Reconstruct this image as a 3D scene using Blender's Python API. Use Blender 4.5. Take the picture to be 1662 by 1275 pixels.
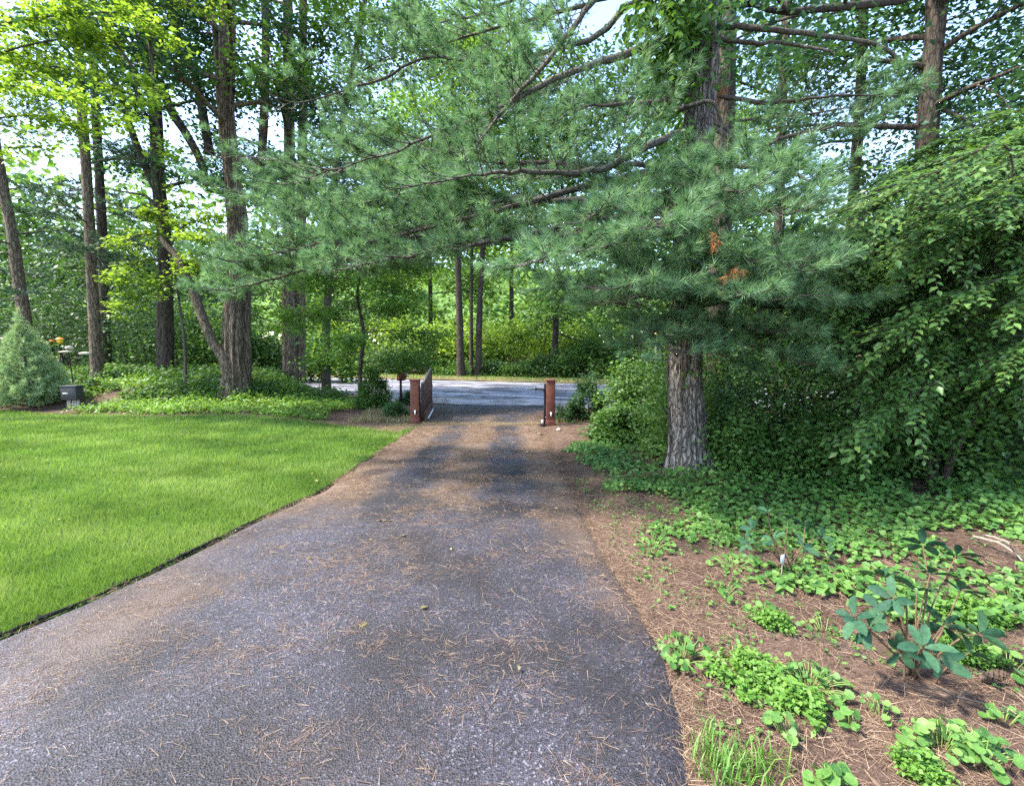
import bpy, math
import numpy as np
from mathutils import Vector

for _o in list(bpy.data.objects):
    bpy.data.objects.remove(_o)
SC = bpy.context.scene
COL = SC.collection
PI = math.pi

# ------------------------------------------------------------------ camera
CAM_H = 1.65                       # eye height, metres
F_PX, CX, CY = 780.0, 831.0, 637.5  # focal length and centre in photo pixels
PITCH = math.atan((CY - 568.0) / F_PX)
cam_data = bpy.data.cameras.new("camera")
cam_data.sensor_width = 36.0
cam_data.lens = F_PX / 1662.0 * 36.0
cam_data.clip_start = 0.05
cam_data.clip_end = 2000.0
cam = bpy.data.objects.new("camera", cam_data)
cam.location = (0, 0, CAM_H)
cam.rotation_euler = (PI / 2 - PITCH, 0, 0)
COL.objects.link(cam)
SC.camera = cam

# ------------------------------------------------------------------ sky, sun, exposure
SUN_AZ = math.radians(-98.0)       # compass angle from +Y (view direction), negative = left
SUN_EL = math.radians(54.0)
world = bpy.data.worlds.new("World")
SC.world = world
world.use_nodes = True
wn = world.node_tree.nodes
wn.clear()
w_out = wn.new("ShaderNodeOutputWorld")
w_bg = wn.new("ShaderNodeBackground")
w_sky = wn.new("ShaderNodeTexSky")
w_sky.sky_type = 'NISHITA'
w_sky.sun_disc = False
w_sky.sun_elevation = SUN_EL
w_sky.sun_rotation = SUN_AZ
w_sky.air_density = 1.0
w_sky.dust_density = 0.9
w_sky.ozone_density = 1.2
w_bg.inputs["Strength"].default_value = 0.15
world.node_tree.links.new(w_sky.outputs[0], w_bg.inputs[0])
world.node_tree.links.new(w_bg.outputs[0], w_out.inputs[0])

sun_data = bpy.data.lights.new("sun", 'SUN')
sun_data.energy = 2.8
sun_data.angle = math.radians(4.5)
sun_data.color = (1.0, 0.94, 0.83)
sun = bpy.data.objects.new("sun", sun_data)
_d = Vector((math.sin(SUN_AZ) * math.cos(SUN_EL), math.cos(SUN_AZ) * math.cos(SUN_EL), math.sin(SUN_EL)))
sun.rotation_euler = _d.to_track_quat('Z', 'Y').to_euler()
sun.location = (-12, 3, 18)
COL.objects.link(sun)

SC.view_settings.view_transform = 'Standard'
SC.view_settings.look = 'None'
SC.view_settings.exposure = 2.4
SC.view_settings.gamma = 1.0
SC.render.engine = 'CYCLES'
SC.cycles.max_bounces = 7
SC.cycles.diffuse_bounces = 4
SC.cycles.glossy_bounces = 2
SC.cycles.transmission_bounces = 4
SC.cycles.transparent_max_bounces = 4
SC.cycles.sample_clamp_indirect = 6.0
SC.cycles.use_denoising = False
SC.cycles.caustics_reflective = False
SC.cycles.caustics_refractive = False

# ------------------------------------------------------------------ helpers
def ray(px, py):
    a = (px - CX) / F_PX
    b = -(py - CY) / F_PX
    c, s = math.cos(PITCH), math.sin(PITCH)
    return np.array([a, c + b * s, -s + b * c])

def at(px, py, Y):
    r = ray(px, py)
    return np.array([0, 0, CAM_H]) + r * (Y / r[1])

def gnd(px, py, z=0.0):
    r = ray(px, py)
    return np.array([0, 0, CAM_H]) + r * ((z - CAM_H) / r[2])

def sm(a, b, x):
    t = np.clip((np.asarray(x, float) - a) / (b - a), 0, 1)
    return t * t * (3 - 2 * t)

_T3 = np.random.default_rng(11).random((32, 32, 32))
def noise3(x, y, z):
    x, y, z = np.broadcast_arrays(np.asarray(x, float), np.asarray(y, float), np.asarray(z, float))
    xi, yi, zi = np.floor(x).astype(int), np.floor(y).astype(int), np.floor(z).astype(int)
    fx, fy, fz = x - xi, y - yi, z - zi
    fx, fy, fz = fx*fx*(3-2*fx), fy*fy*(3-2*fy), fz*fz*(3-2*fz)
    g = lambda i, j, k: _T3[(xi+i) & 31, (yi+j) & 31, (zi+k) & 31]
    c00 = g(0,0,0)*(1-fx)+g(1,0,0)*fx; c10 = g(0,1,0)*(1-fx)+g(1,1,0)*fx
    c01 = g(0,0,1)*(1-fx)+g(1,0,1)*fx; c11 = g(0,1,1)*(1-fx)+g(1,1,1)*fx
    return (c00*(1-fy)+c10*fy)*(1-fz) + (c01*(1-fy)+c11*fy)*fz
def noise2(x, y, s=0):
    return noise3(x, y, 0.37 + s * 3.17)
def fbm2(x, y, s=0, n=3):
    t, a, w = 0, 0.5, 0
    for i in range(n):
        t = t + a * noise2(np.asarray(x) * 2**i, np.asarray(y) * 2**i, s + i); w += a; a *= .5
    return t / w

def nrm(v):
    v = np.asarray(v, float)
    return v / np.maximum(np.linalg.norm(v, axis=-1, keepdims=True), 1e-9)

class Geo:
    """collects vertices and faces; build() links them as one mesh object"""
    def __init__(self):
        self.V, self.F, self.n = [], {}, 0
    def add(self, v, f, rnd=None):
        v = np.asarray(v, np.float32).reshape(-1, 3); f = np.asarray(f, np.int64)
        k = f.shape[1]
        r = np.full(len(f), .5, np.float32) if rnd is None else np.broadcast_to(np.asarray(rnd, np.float32), (len(f),))
        self.F.setdefault(k, []).append((f + self.n, r))
        self.V.append(v); self.n += len(v)
        return self
    def mesh(self, name, mat, smooth=False):
        me = bpy.data.meshes.new(name)
        V = np.concatenate(self.V)
        loops, starts, rn, off = [], [], [], 0
        for k, lst in self.F.items():
            f = np.concatenate([a for a, _ in lst]); rn.append(np.concatenate([b for _, b in lst]))
            starts.append(off + np.arange(len(f)) * k); loops.append(f.ravel()); off += f.size
        loops = np.concatenate(loops).astype(np.int32); starts = np.concatenate(starts).astype(np.int32)
        rn = np.concatenate(rn).astype(np.float32)
        me.vertices.add(len(V)); me.vertices.foreach_set("co", V.ravel())
        me.loops.add(len(loops)); me.loops.foreach_set("vertex_index", loops)
        me.polygons.add(len(starts)); me.polygons.foreach_set("loop_start", starts)
        if smooth:
            me.polygons.foreach_set("use_smooth", np.ones(len(starts), bool))
        me.update(calc_edges=True)
        at_ = me.attributes.new("rnd", 'FLOAT', 'FACE'); at_.data.foreach_set("value", rn)
        if mat is not None:
            me.materials.append(mat)
        return me
    def build(self, name, mat, parent=None, smooth=False, **kw):
        o = bpy.data.objects.new(name, self.mesh(name, mat, smooth))
        COL.objects.link(o)
        if parent is not None:
            o.parent = parent
            o.matrix_parent_inverse.identity()
            o.location = -np.array(parent.get("_base", (0, 0, 0)))
        for k, v in kw.items():
            o[k] = v
        return o

def thing(name, label, cat, base, group=None):
    o = bpy.data.objects.new(name, None)
    o.empty_display_size = .2
    base = [float(x) for x in base]
    o.location = base
    o["_base"] = base
    o["label"] = label; o["category"] = cat
    if group: o["group"] = group
    COL.objects.link(o)
    return o

def frames(D, N):
    """rotation matrices whose y axis is D and z axis close to N"""
    D = nrm(D); X = nrm(np.cross(D, N)); Z = np.cross(X, D)
    return np.stack([X, D, Z], axis=-1)

def scatter(geo, tv, tf, P, D, N, S, rnd=None):
    """copy a template (tv, tf) to every point P with axis D, normal N, scale S"""
    P = np.asarray(P, float); n = len(P)
    if n == 0: return
    R = frames(D, N)
    S = np.broadcast_to(np.asarray(S, float), (n,))
    v = np.einsum('nij,kj->nki', R, tv) * S[:, None, None] + P[:, None, :]
    k = len(tv)
    f = (tf[None] + (np.arange(n) * k)[:, None, None]).reshape(-1, tf.shape[1])
    r = None if rnd is None else np.repeat(rnd, len(tf))
    geo.add(v.reshape(-1, 3), f, r)

def smooth_path(pts, n):
    pts = np.asarray(pts, float)
    if len(pts) == 2:
        t = np.linspace(0, 1, n)[:, None]; return pts[0]*(1-t)+pts[1]*t
    p = np.vstack([2*pts[0]-pts[1], pts, 2*pts[-1]-pts[-2]])
    m = len(pts) - 1
    u = np.linspace(0, m, n); i = np.minimum(u.astype(int), m-1); t = (u-i)[:, None]
    a, b, c, d = p[i], p[i+1], p[i+2], p[i+3]
    return .5*((2*b)+(-a+c)*t+(2*a-5*b+4*c-d)*t**2+(-a+3*b-3*c+d)*t**3)

def tube(geo, pts, rad, seg=8, rnd=None, disp=None, cap=True):
    pts = np.asarray(pts, float); n = len(pts)
    rad = np.broadcast_to(np.asarray(rad, float), (n,))
    T = nrm(np.gradient(pts, axis=0))
    ref = np.array([0.3, 1, 0.1]) if abs(T[0][2]) > .7 else np.array([0, 0, 1.])
    A = np.empty_like(T); a = nrm(np.cross(T[0], ref))
    for i in range(n):
        a = nrm(a - T[i]*np.dot(a, T[i])); A[i] = a
    B = np.cross(T, A)
    th = np.arange(seg) / seg * 2*PI
    c, s = np.cos(th), np.sin(th)
    dirs = A[:, None]*c[None, :, None] + B[:, None]*s[None, :, None]
    R = rad[:, None] * np.ones(seg)[None]
    if disp is not None:
        L = np.concatenate([[0], np.cumsum(np.linalg.norm(np.diff(pts, axis=0), axis=1))])
        R = R + disp(th[None]*np.ones((n, 1)), L[:, None]*np.ones((1, seg)), R)
    v = (pts[:, None] + dirs * R[..., None]).reshape(-1, 3)
    i = np.arange(n-1)[:, None]*seg; j = np.arange(seg)[None]; k = (j+1) % seg
    f = np.stack([i+j, i+k, i+seg+k, i+seg+j], -1).reshape(-1, 4)
    geo.add(v, f, rnd)
    if cap:
        geo.add(np.vstack([v[-seg:], pts[-1]+T[-1]*rad[-1]*.5]), np.stack([np.arange(seg), (np.arange(seg)+1) % seg, np.full(seg, seg)], -1), rnd)

def box(geo, lo, hi, rot=None, org=None):
    lo, hi = np.array(lo, float), np.array(hi, float)
    v = np.array([[(lo, hi)[i][0], (lo, hi)[j][1], (lo, hi)[k][2]] for i in (0, 1) for j in (0, 1) for k in (0, 1)])
    if rot is not None:
        v = v @ np.asarray(rot).T
    if org is not None:
        v = v + np.asarray(org)
    f = [[0,1,3,2],[4,6,7,5],[0,4,5,1],[2,3,7,6],[0,2,6,4],[1,5,7,3]]
    geo.add(v, f)

def bevel(o, w=.006, seg=2):
    m = o.modifiers.new("bevel", 'BEVEL'); m.width = w; m.segments = seg; m.limit_method = 'ANGLE'

# ------------------------------------------------------------------ materials
def new_mat(name):
    m = bpy.data.materials.new(name); m.use_nodes = True
    nt = m.node_tree; nt.nodes.clear()
    return m, nt, nt.nodes, nt.links

def leaf_mat(name, cols, trans=.38, tcol=(1.25, 1.2, .55), rough=.5, spec=.35, patch=.0, mottle=0):
    m, nt, N, L = new_mat(name)
    out = N.new("ShaderNodeOutputMaterial"); mix = N.new("ShaderNodeMixShader")
    p = N.new("ShaderNodeBsdfPrincipled"); t = N.new("ShaderNodeBsdfTranslucent")
    a = N.new("ShaderNodeAttribute"); a.attribute_name = "rnd"
    r = N.new("ShaderNodeValToRGB")
    el = r.color_ramp.elements
    while len(el) < len(cols): el.new(.5)
    for i, c in enumerate(cols):
        el[i].position = i/(len(cols)-1); el[i].color = (*c, 1)
    L.new(a.outputs["Fac"], r.inputs[0])
    src = r.outputs[0]
    if patch:
        nz = N.new("ShaderNodeTexNoise"); nz.inputs["Scale"].default_value = .9
        geo = N.new("ShaderNodeNewGeometry"); L.new(geo.outputs["Position"], nz.inputs["Vector"])
        hs = N.new("ShaderNodeHueSaturation"); mp = N.new("ShaderNodeMapRange")
        mp.inputs[1].default_value = .3; mp.inputs[2].default_value = .7
        mp.inputs[3].default_value = 1-patch; mp.inputs[4].default_value = 1+patch
        L.new(nz.outputs[0], mp.inputs[0]); L.new(mp.outputs[0], hs.inputs["Value"]); L.new(src, hs.inputs["Color"])
        src = hs.outputs[0]
    if mottle:
        nz = N.new("ShaderNodeTexNoise"); nz.inputs["Scale"].default_value = 55; nz.inputs["Detail"].default_value = 6; nz.inputs["Roughness"].default_value = .7
        geo = N.new("ShaderNodeNewGeometry"); L.new(geo.outputs["Position"], nz.inputs["Vector"])
        hs = N.new("ShaderNodeHueSaturation"); mp = N.new("ShaderNodeMapRange")
        mp.inputs[1].default_value = .3; mp.inputs[2].default_value = .7; mp.inputs[3].default_value = 1-mottle; mp.inputs[4].default_value = 1+mottle
        L.new(nz.outputs[0], mp.inputs[0]); L.new(mp.outputs[0], hs.inputs["Value"]); L.new(src, hs.inputs["Color"]); src = hs.outputs[0]
    L.new(src, p.inputs["Base Color"])
    p.inputs["Roughness"].default_value = rough
    p.inputs["Specular IOR Level"].default_value = spec
    mc = N.new("ShaderNodeMix"); mc.data_type = 'RGBA'; mc.blend_type = 'MULTIPLY'; mc.inputs[0].default_value = 1
    L.new(src, mc.inputs[6]); mc.inputs[7].default_value = (*tcol, 1)
    L.new(mc.outputs[2], t.inputs["Color"])
    mix.inputs[0].default_value = trans
    L.new(p.outputs[0], mix.inputs[1]); L.new(t.outputs[0], mix.inputs[2]); L.new(mix.outputs[0], out.inputs[0])
    return m

def bark_mat(name, c1, c2, c3=None, sz=6.0, stretch=.18, bump=.5, lichen=0.0):
    m, nt, N, L = new_mat(name)
    out = N.new("ShaderNodeOutputMaterial"); p = N.new("ShaderNodeBsdfPrincipled")
    tc = N.new("ShaderNodeNewGeometry"); mp = N.new("ShaderNodeMapping")
    mp.inputs["Scale"].default_value = (sz, sz, sz*stretch)
    L.new(tc.outputs["Position"], mp.inputs[0])
    n1 = N.new("ShaderNodeTexNoise"); n1.inputs["Scale"].default_value = 2.2; n1.inputs["Detail"].default_value = 6; n1.inputs["Roughness"].default_value = .7
    L.new(mp.outputs[0], n1.inputs[0])
    r = N.new("ShaderNodeValToRGB"); r.color_ramp.elements[0].color = (*c1, 1); r.color_ramp.elements[1].color = (*c2, 1)
    r.color_ramp.elements[0].position = .3; r.color_ramp.elements[1].position = .72
    L.new(n1.outputs[0], r.inputs[0]); src = r.outputs[0]
    if c3 is not None:
        n2 = N.new("ShaderNodeTexNoise"); n2.inputs["Scale"].default_value = 1.3; n2.inputs["Detail"].default_value = 5
        L.new(tc.outputs["Position"], n2.inputs[0])
        r2 = N.new("ShaderNodeValToRGB"); r2.color_ramp.elements[0].position = .52; r2.color_ramp.elements[1].position = .68
        r2.color_ramp.elements[0].color = (0, 0, 0, 1); r2.color_ramp.elements[1].color = (lichen, lichen, lichen, 1)
        L.new(n2.outputs[0], r2.inputs[0])
        mx = N.new("ShaderNodeMix"); mx.data_type = 'RGBA'
        L.new(r2.outputs[0], mx.inputs[0]); L.new(src, mx.inputs[6]); mx.inputs[7].default_value = (*c3, 1); src = mx.outputs[2]
    L.new(src, p.inputs["Base Color"]); p.inputs["Roughness"].default_value = .9; p.inputs["Specular IOR Level"].default_value = .15
    # plates: cracks between stretched cells
    vd = N.new("ShaderNodeTexVoronoi"); vd.feature = 'DISTANCE_TO_EDGE'; vd.inputs["Scale"].default_value = 2.6
    wv = N.new("ShaderNodeVectorMath"); wv.operation = 'ADD'; nw = N.new("ShaderNodeTexNoise"); nw.inputs["Scale"].default_value = 1.5; nw.inputs["Detail"].default_value = 4
    L.new(mp.outputs[0], nw.inputs[0]); L.new(mp.outputs[0], wv.inputs[0]); L.new(nw.outputs["Color"], wv.inputs[1]); L.new(wv.outputs[0], vd.inputs["Vector"])
    cr = N.new("ShaderNodeMapRange"); cr.inputs[1].default_value = .0; cr.inputs[2].default_value = .16; L.new(vd.outputs["Distance"], cr.inputs[0])
    cm = N.new("ShaderNodeMix"); cm.data_type = 'RGBA'; L.new(cr.outputs[0], cm.inputs[0]); cm.inputs[6].default_value = (*[x*.55 for x in c1], 1); L.new(src, cm.inputs[7])
    L.new(cm.outputs[2], p.inputs["Base Color"])
    hsum = N.new("ShaderNodeMath"); hsum.operation = 'MULTIPLY_ADD'; hsum.inputs[1].default_value = .8; L.new(cr.outputs[0], hsum.inputs[0]); L.new(n1.outputs[0], hsum.inputs[2])
    b = N.new("ShaderNodeBump"); b.inputs["Strength"].default_value = bump; b.inputs["Distance"].default_value = .03
    L.new(hsum.outputs[0], b.inputs["Height"]); L.new(b.outputs[0], p.inputs["Normal"]); L.new(p.outputs[0], out.inputs[0])
    return m

def plain_mat(name, c, rough=.6, metal=0, var=.15, scale=14, bump=.0, spec=.4):
    m, nt, N, L = new_mat(name)
    out = N.new("ShaderNodeOutputMaterial"); p = N.new("ShaderNodeBsdfPrincipled")
    n = N.new("ShaderNodeTexNoise"); n.inputs["Scale"].default_value = scale; n.inputs["Detail"].default_value = 5
    g = N.new("ShaderNodeNewGeometry"); L.new(g.outputs["Position"], n.inputs[0])
    r = N.new("ShaderNodeValToRGB")
    r.color_ramp.elements[0].position = .3; r.color_ramp.elements[1].position = .7
    r.color_ramp.elements[0].color = (*[x*(1-var) for x in c], 1); r.color_ramp.elements[1].color = (*[min(1, x*(1+var)) for x in c], 1)
    L.new(n.outputs[0], r.inputs[0]); L.new(r.outputs[0], p.inputs["Base Color"])
    p.inputs["Roughness"].default_value = rough; p.inputs["Metallic"].default_value = metal; p.inputs["Specular IOR Level"].default_value = spec
    if bump:
        b = N.new("ShaderNodeBump"); b.inputs["Strength"].default_value = bump; b.inputs["Distance"].default_value = .01
        L.new(n.outputs[0], b.inputs["Height"]); L.new(b.outputs[0], p.inputs["Normal"])
    L.new(p.outputs[0], out.inputs[0])
    return m

M = {}
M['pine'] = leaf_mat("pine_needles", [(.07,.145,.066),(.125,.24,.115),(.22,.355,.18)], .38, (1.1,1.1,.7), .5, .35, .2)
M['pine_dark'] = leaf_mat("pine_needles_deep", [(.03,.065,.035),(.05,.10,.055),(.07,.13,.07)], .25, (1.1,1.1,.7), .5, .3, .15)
M['pine_blue'] = leaf_mat("pine_needles_blue", [(.20,.30,.14),(.30,.42,.20),(.42,.54,.28)], .25, (1.1,1.1,.7), .5, .3)
M['needle_dead'] = leaf_mat("dead_needles", [(.20,.085,.03),(.32,.13,.045),(.42,.2,.08)], .15, (1,1,1), .7, .2)
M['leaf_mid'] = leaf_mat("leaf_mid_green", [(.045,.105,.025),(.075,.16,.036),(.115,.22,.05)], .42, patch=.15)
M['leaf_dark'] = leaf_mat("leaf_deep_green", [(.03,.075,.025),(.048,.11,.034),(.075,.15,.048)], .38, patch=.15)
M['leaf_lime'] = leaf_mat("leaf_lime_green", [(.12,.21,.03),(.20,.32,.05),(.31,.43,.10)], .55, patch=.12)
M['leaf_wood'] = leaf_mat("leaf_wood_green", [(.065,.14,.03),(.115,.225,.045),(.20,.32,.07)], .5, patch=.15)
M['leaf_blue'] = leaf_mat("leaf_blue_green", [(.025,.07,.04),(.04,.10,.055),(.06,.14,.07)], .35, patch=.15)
M['shrub'] = leaf_mat("leaf_arching_shrub", [(.05,.115,.028),(.085,.175,.04),(.15,.26,.065)], .45, rough=.42, spec=.4, patch=.15, mottle=.25)
M['cover'] = leaf_mat("ground_cover_leaf", [(.05,.135,.028),(.088,.195,.04),(.15,.27,.065)], .35, rough=.5, spec=.3, mottle=.35)
M['lime_weed'] = leaf_mat("bright_weed_leaf", [(.07,.17,.028),(.12,.25,.04),(.18,.32,.065)], .4)
M['bank'] = leaf_mat("bank_weed_leaf", [(.09,.19,.03),(.15,.28,.045),(.24,.38,.08)], .42, patch=.3)
M['rhodo'] = leaf_mat("leathery_leaf", [(.018,.055,.032),(.028,.075,.04),(.042,.10,.05)], .12, rough=.6, spec=.12, mottle=.35)
M['grass'] = leaf_mat("lawn_blades", [(.085,.165,.03),(.17,.275,.052),(.31,.40,.13)], .35, (1.2,1.2,.6), .5, .3, .22)
M['straw'] = leaf_mat("dry_grass", [(.17,.15,.06),(.27,.22,.10),(.36,.30,.15)], .3, (1,1,1))
M['litter'] = leaf_mat("fallen_needles", [(.07,.04,.027),(.16,.098,.064),(.36,.26,.175)], .05, (1,1,1), .7, .25)
M['bark_pine'] = bark_mat("bark_pine", (.12,.10,.088), (.36,.32,.285), (.28,.29,.23), 9, .25, .8, .4)
M['bark_red'] = bark_mat("bark_upper_pine", (.13,.07,.05), (.29,.18,.135), None, 7, .2, .6)
M['bark_brown'] = bark_mat("bark_brown", (.11,.078,.055), (.32,.235,.17), (.2,.2,.12), 9, .15, .8, .4)
M['bark_dark'] = bark_mat("bark_dark", (.04,.032,.026), (.125,.095,.072), (.10,.115,.065), 8, .2, .5, .4)
M['bark_branch'] = bark_mat("bark_branch", (.06,.05,.04), (.17,.15,.12), (.22,.25,.17), 16, .5, .4, .5)
M['twig'] = plain_mat("twig", (.06,.045,.034), .85, 0, .3)
M['stem_red'] = plain_mat("stem_brown", (.10,.06,.032), .75, 0, .35, 40)
M['stem_green'] = plain_mat("stem_green", (.14,.2,.05), .6)
M['post_red'] = plain_mat("stained_post_wood", (.125,.036,.021), .65, 0, .35, 12, .3)
M['gate_wood'] = plain_mat("gate_board_wood", (.115,.048,.032), .65, 0, .35, 12, .3)
M['gate_rail'] = plain_mat("weathered_rail", (.24,.19,.15), .7, 0, .3)
M['iron'] = plain_mat("black_iron", (.03,.025,.028), .45, .6, .3)
M['white'] = plain_mat("white_plastic", (.8,.8,.78), .4, 0, .05)
M['stake'] = plain_mat("grey_stake_wood", (.36,.31,.26), .85, 0, .3, 30)
M['box_grey'] = plain_mat("dark_grey_casing", (.035,.035,.038), .55, 0, .2)
M['orange'] = plain_mat("orange_plastic", (.75,.22,.02), .45, 0, .1)
M['yellow'] = plain_mat("yellow_plastic", (.85,.55,.03), .45, 0, .1)
M['stone'] = plain_mat("pale_stone", (.5,.44,.38), .9, 0, .2, 30, .4)
M['cone'] = plain_mat("pine_cone_scale", (.09,.06,.045), .8, 0, .4, 60)

# ------------------------------------------------------------------ leaf templates (axis +y, unit length)
LEAF2 = (np.array([[0,0,0],[-.30,.42,.06],[0,1,-.06],[.30,.42,.06]]), np.array([[0,2,1],[0,3,2]]))
LEAF4 = (np.array([[0,0,0],[-.27,.36,.07],[0,.42,0],[.27,.36,.07],[0,1,-.12],[-.16,.72,.02],[.16,.72,.02]]),
         np.array([[0,2,1],[0,3,2],[1,2,5],[2,3,6],[5,2,4],[2,6,4]]))
BROAD = (np.array([[0,0,0],[-.42,.4,.05],[0,1,-.04],[.42,.4,.05],[-.3,.78,0],[.3,.78,0]]), np.array([[0,2,4],[0,4,1],[0,5,2],[0,3,5]]))
def make_tuft(rng, n, lo=12, hi=80, w=.03):
    V, Fc = [], []
    for i in range(n):
        a = rng.random()*2*PI; t = math.radians(lo + (hi-lo)*rng.random()**.8)
        d = np.array([math.sin(t)*math.cos(a), math.cos(t), math.sin(t)*math.sin(a)])
        s = nrm(np.cross(d, rng.normal(size=3))) * w
        o = np.array([0, -.25*rng.random(), 0]); l = .8+.35*rng.random()
        tip = o + d*l + np.array([0, 0, -.06])
        k = len(V); V += [o-s, o+s, tip]; Fc.append([k, k+1, k+2])
    return np.array(V), np.array(Fc)
_rt = np.random.default_rng(5)
TUFTS = [make_tuft(_rt, 18, 8, 62, w=.026) for _ in range(5)]
TUFTS_FAR = [make_tuft(_rt, 11, 8, 70, w=.05) for _ in range(4)]

def tufts(geo, P, D, S, rng, bank=TUFTS):
    P = np.asarray(P); D = np.asarray(D); idx = rng.integers(0, len(bank), len(P))
    for b in range(len(bank)):
        m = idx == b
        if m.any():
            scatter(geo, bank[b][0], bank[b][1], P[m], D[m], rng.normal(size=(m.sum(), 3)), np.broadcast_to(S, (len(P),))[m], rng.random(m.sum()))

def leaf_cloud(geo, C, n, sx, sz, size, rng, tpl=LEAF2, tilt=.55, droop=.25):
    """n leaves gaussian round every centre in C, blades mostly level"""
    C = np.asarray(C, float)
    P = np.repeat(C, n, axis=0)
    m = len(P)
    P = P + rng.normal(size=(m, 3)) * np.array([sx, sx, sz])
    az = rng.random(m)*2*PI
    D = np.stack([np.cos(az), np.sin(az), -droop + .35*rng.normal(size=m)], -1)
    N = np.stack([tilt*rng.normal(size=m), tilt*rng.normal(size=m), np.ones(m)], -1)
    cl = np.repeat(rng.random(len(C)), n)
    scatter(geo, tpl[0], tpl[1], P, D, N, size*(.65+.6*rng.random(m)), np.clip(.45*cl+.55*rng.random(m), 0, 1))
# ------------------------------------------------------------------ setting: terrain, lawn, drive, road
LE = np.array([gnd(*p)[:2] for p in [(0,1040),(240,935),(400,855),(520,800),(600,745),(660,705),(683,693)]])
RE = np.array([gnd(*p)[:2] for p in [(1140,1275),(1085,1060),(1005,930),(950,840),(905,750),(876,697)]])
def xl(y):
    y = np.asarray(y, float)
    return np.interp(y, np.concatenate([[-6, 0], LE[:, 1], [11.6, 13.0, 14.6, 17]]), np.concatenate([[-7.2, -4.1], LE[:, 0], [-2.05, -2.7, -4.6, -6]])) + .04*(noise2(y*3, 0.5)-.5)
def xr(y):
    y = np.asarray(y, float)
    return np.interp(y, np.concatenate([[-6, 0], RE[:, 1], [11.4, 12.4, 13.6, 16]]), np.concatenate([[.6, .68], RE[:, 0], [.72, 1.3, 3.2, 5]])) + .05*(noise2(y*3, 9.5)-.5)
# road frame: origin on the near white line straight ahead, u along the road
RU = nrm(np.array([.938, -.347])); RN = np.array([-RU[1], RU[0]])
R0 = np.array([gnd(790, 643.5)[0], gnd(790, 643.5)[1]])
def road_uv(x, y):
    dx, dy = np.asarray(x)-R0[0], np.asarray(y)-R0[1]
    return dx*RU[0]+dy*RU[1], dx*RN[0]+dy*RN[1]
def road_pt(u, v, z):
    return np.array([R0[0]+u*RU[0]+v*RN[0], R0[1]+u*RU[1]+v*RN[1], z])
SHOULDER, ROAD_FAR = -1.0, 7.2

def H(x, y):
    x = np.asarray(x, float); y = np.asarray(y, float)
    u, v = road_uv(x, y)
    bank = .70*sm(12.3, 15.4, y)*sm(-5.4, -8.8, x)*sm(-1.0, -2.4, v)
    inx = sm(.0, .5, x-xr(np.clip(y, -5, 12)))            # right bed
    bed = inx*sm(11.5, 9.5, y)*(.05+.16*sm(.3, 4, x-xr(np.clip(y, -5, 12)))+.06*(fbm2(x*1.3, y*1.3, 4)-.5)+.03*(noise2(x*5, y*5, 2)-.5))
    far = .45*sm(8.0, 13, v)+2.2*sm(16, 60, v)
    off = sm(.0, .4, xl(np.clip(y, -5, 12))-x)
    lawn = off*(.035+.05*(fbm2(x*.35, y*.35, 8)-.5))*sm(13.5, 12, y)
    behind = sm(11.2, 12.2, y)*sm(-1.0, -1.8, v)*(sm(.1, .7, x-xr(y))+sm(.1, .7, xl(y)-x))*(.06+.08*(fbm2(x*1.5, y*1.5, 3)-.5))
    return bank+bed+far+lawn+behind

def graded(lo, hi, c0, c1, fine, grow=1.16):
    a = list(np.arange(c0, c1+1e-6, fine)); s = fine
    while a[-1] < hi: s *= grow; a.append(a[-1]+s)
    s = fine
    while a[0] > lo: s *= grow; a.insert(0, a[0]-s)
    return np.array(a)
def sheet(xs, ys, zf):
    X, Y = np.meshgrid(xs, ys); Z = zf(X, Y)
    v = np.stack([X, Y, Z], -1).reshape(-1, 3); nx = len(xs)
    i = np.arange(len(ys)-1)[:, None]*nx; j = np.arange(nx-1)[None]
    f = np.stack([i+j, i+j+1, i+nx+j+1, i+nx+j], -1).reshape(-1, 4)
    return v, f

def litter_ground():
    m, nt, N, L = new_mat("needle_litter_soil")
    out = N.new("ShaderNodeOutputMaterial"); p = N.new("ShaderNodeBsdfPrincipled"); g = N.new("ShaderNodeNewGeometry")
    n1 = N.new("ShaderNodeTexNoise"); n1.inputs["Scale"].default_value = 38; n1.inputs["Detail"].default_value = 8; n1.inputs["Roughness"].default_value = .75; n1.inputs["Distortion"].default_value = 1.5
    n2 = N.new("ShaderNodeTexNoise"); n2.inputs["Scale"].default_value = 1.6; n2.inputs["Detail"].default_value = 5
    for n in (n1, n2): L.new(g.outputs["Position"], n.inputs[0])
    r = N.new("ShaderNodeValToRGB"); e = r.color_ramp.elements
    e[0].position = .3; e[0].color = (.035,.023,.017,1); e[1].position = .72; e[1].color = (.24,.168,.128,1); k = e.new(.5); k.color = (.108,.071,.054,1)
    L.new(n1.outputs[0], r.inputs[0])
    r2 = N.new("ShaderNodeValToRGB"); r2.color_ramp.elements[0].position = .42; r2.color_ramp.elements[1].position = .62
    L.new(n2.outputs[0], r2.inputs[0])
    mx = N.new("ShaderNodeMix"); mx.data_type = 'RGBA'; mx.blend_type = 'MULTIPLY'
    L.new(r2.outputs[0], mx.inputs[0]); L.new(r.outputs[0], mx.inputs[6]); mx.inputs[7].default_value = (.62,.6,.58,1)
    L.new(mx.outputs[2], p.inputs["Base Color"]); p.inputs["Roughness"].default_value = .95; p.inputs["Specular IOR Level"].default_value = .1
    b = N.new("ShaderNodeBump"); b.inputs["Strength"].default_value = .8; b.inputs["Distance"].default_value = .02
    L.new(n1.outputs[0], b.inputs["Height"]); L.new(b.outputs[0], p.inputs["Normal"]); L.new(p.outputs[0], out.inputs[0])
    return m
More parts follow.
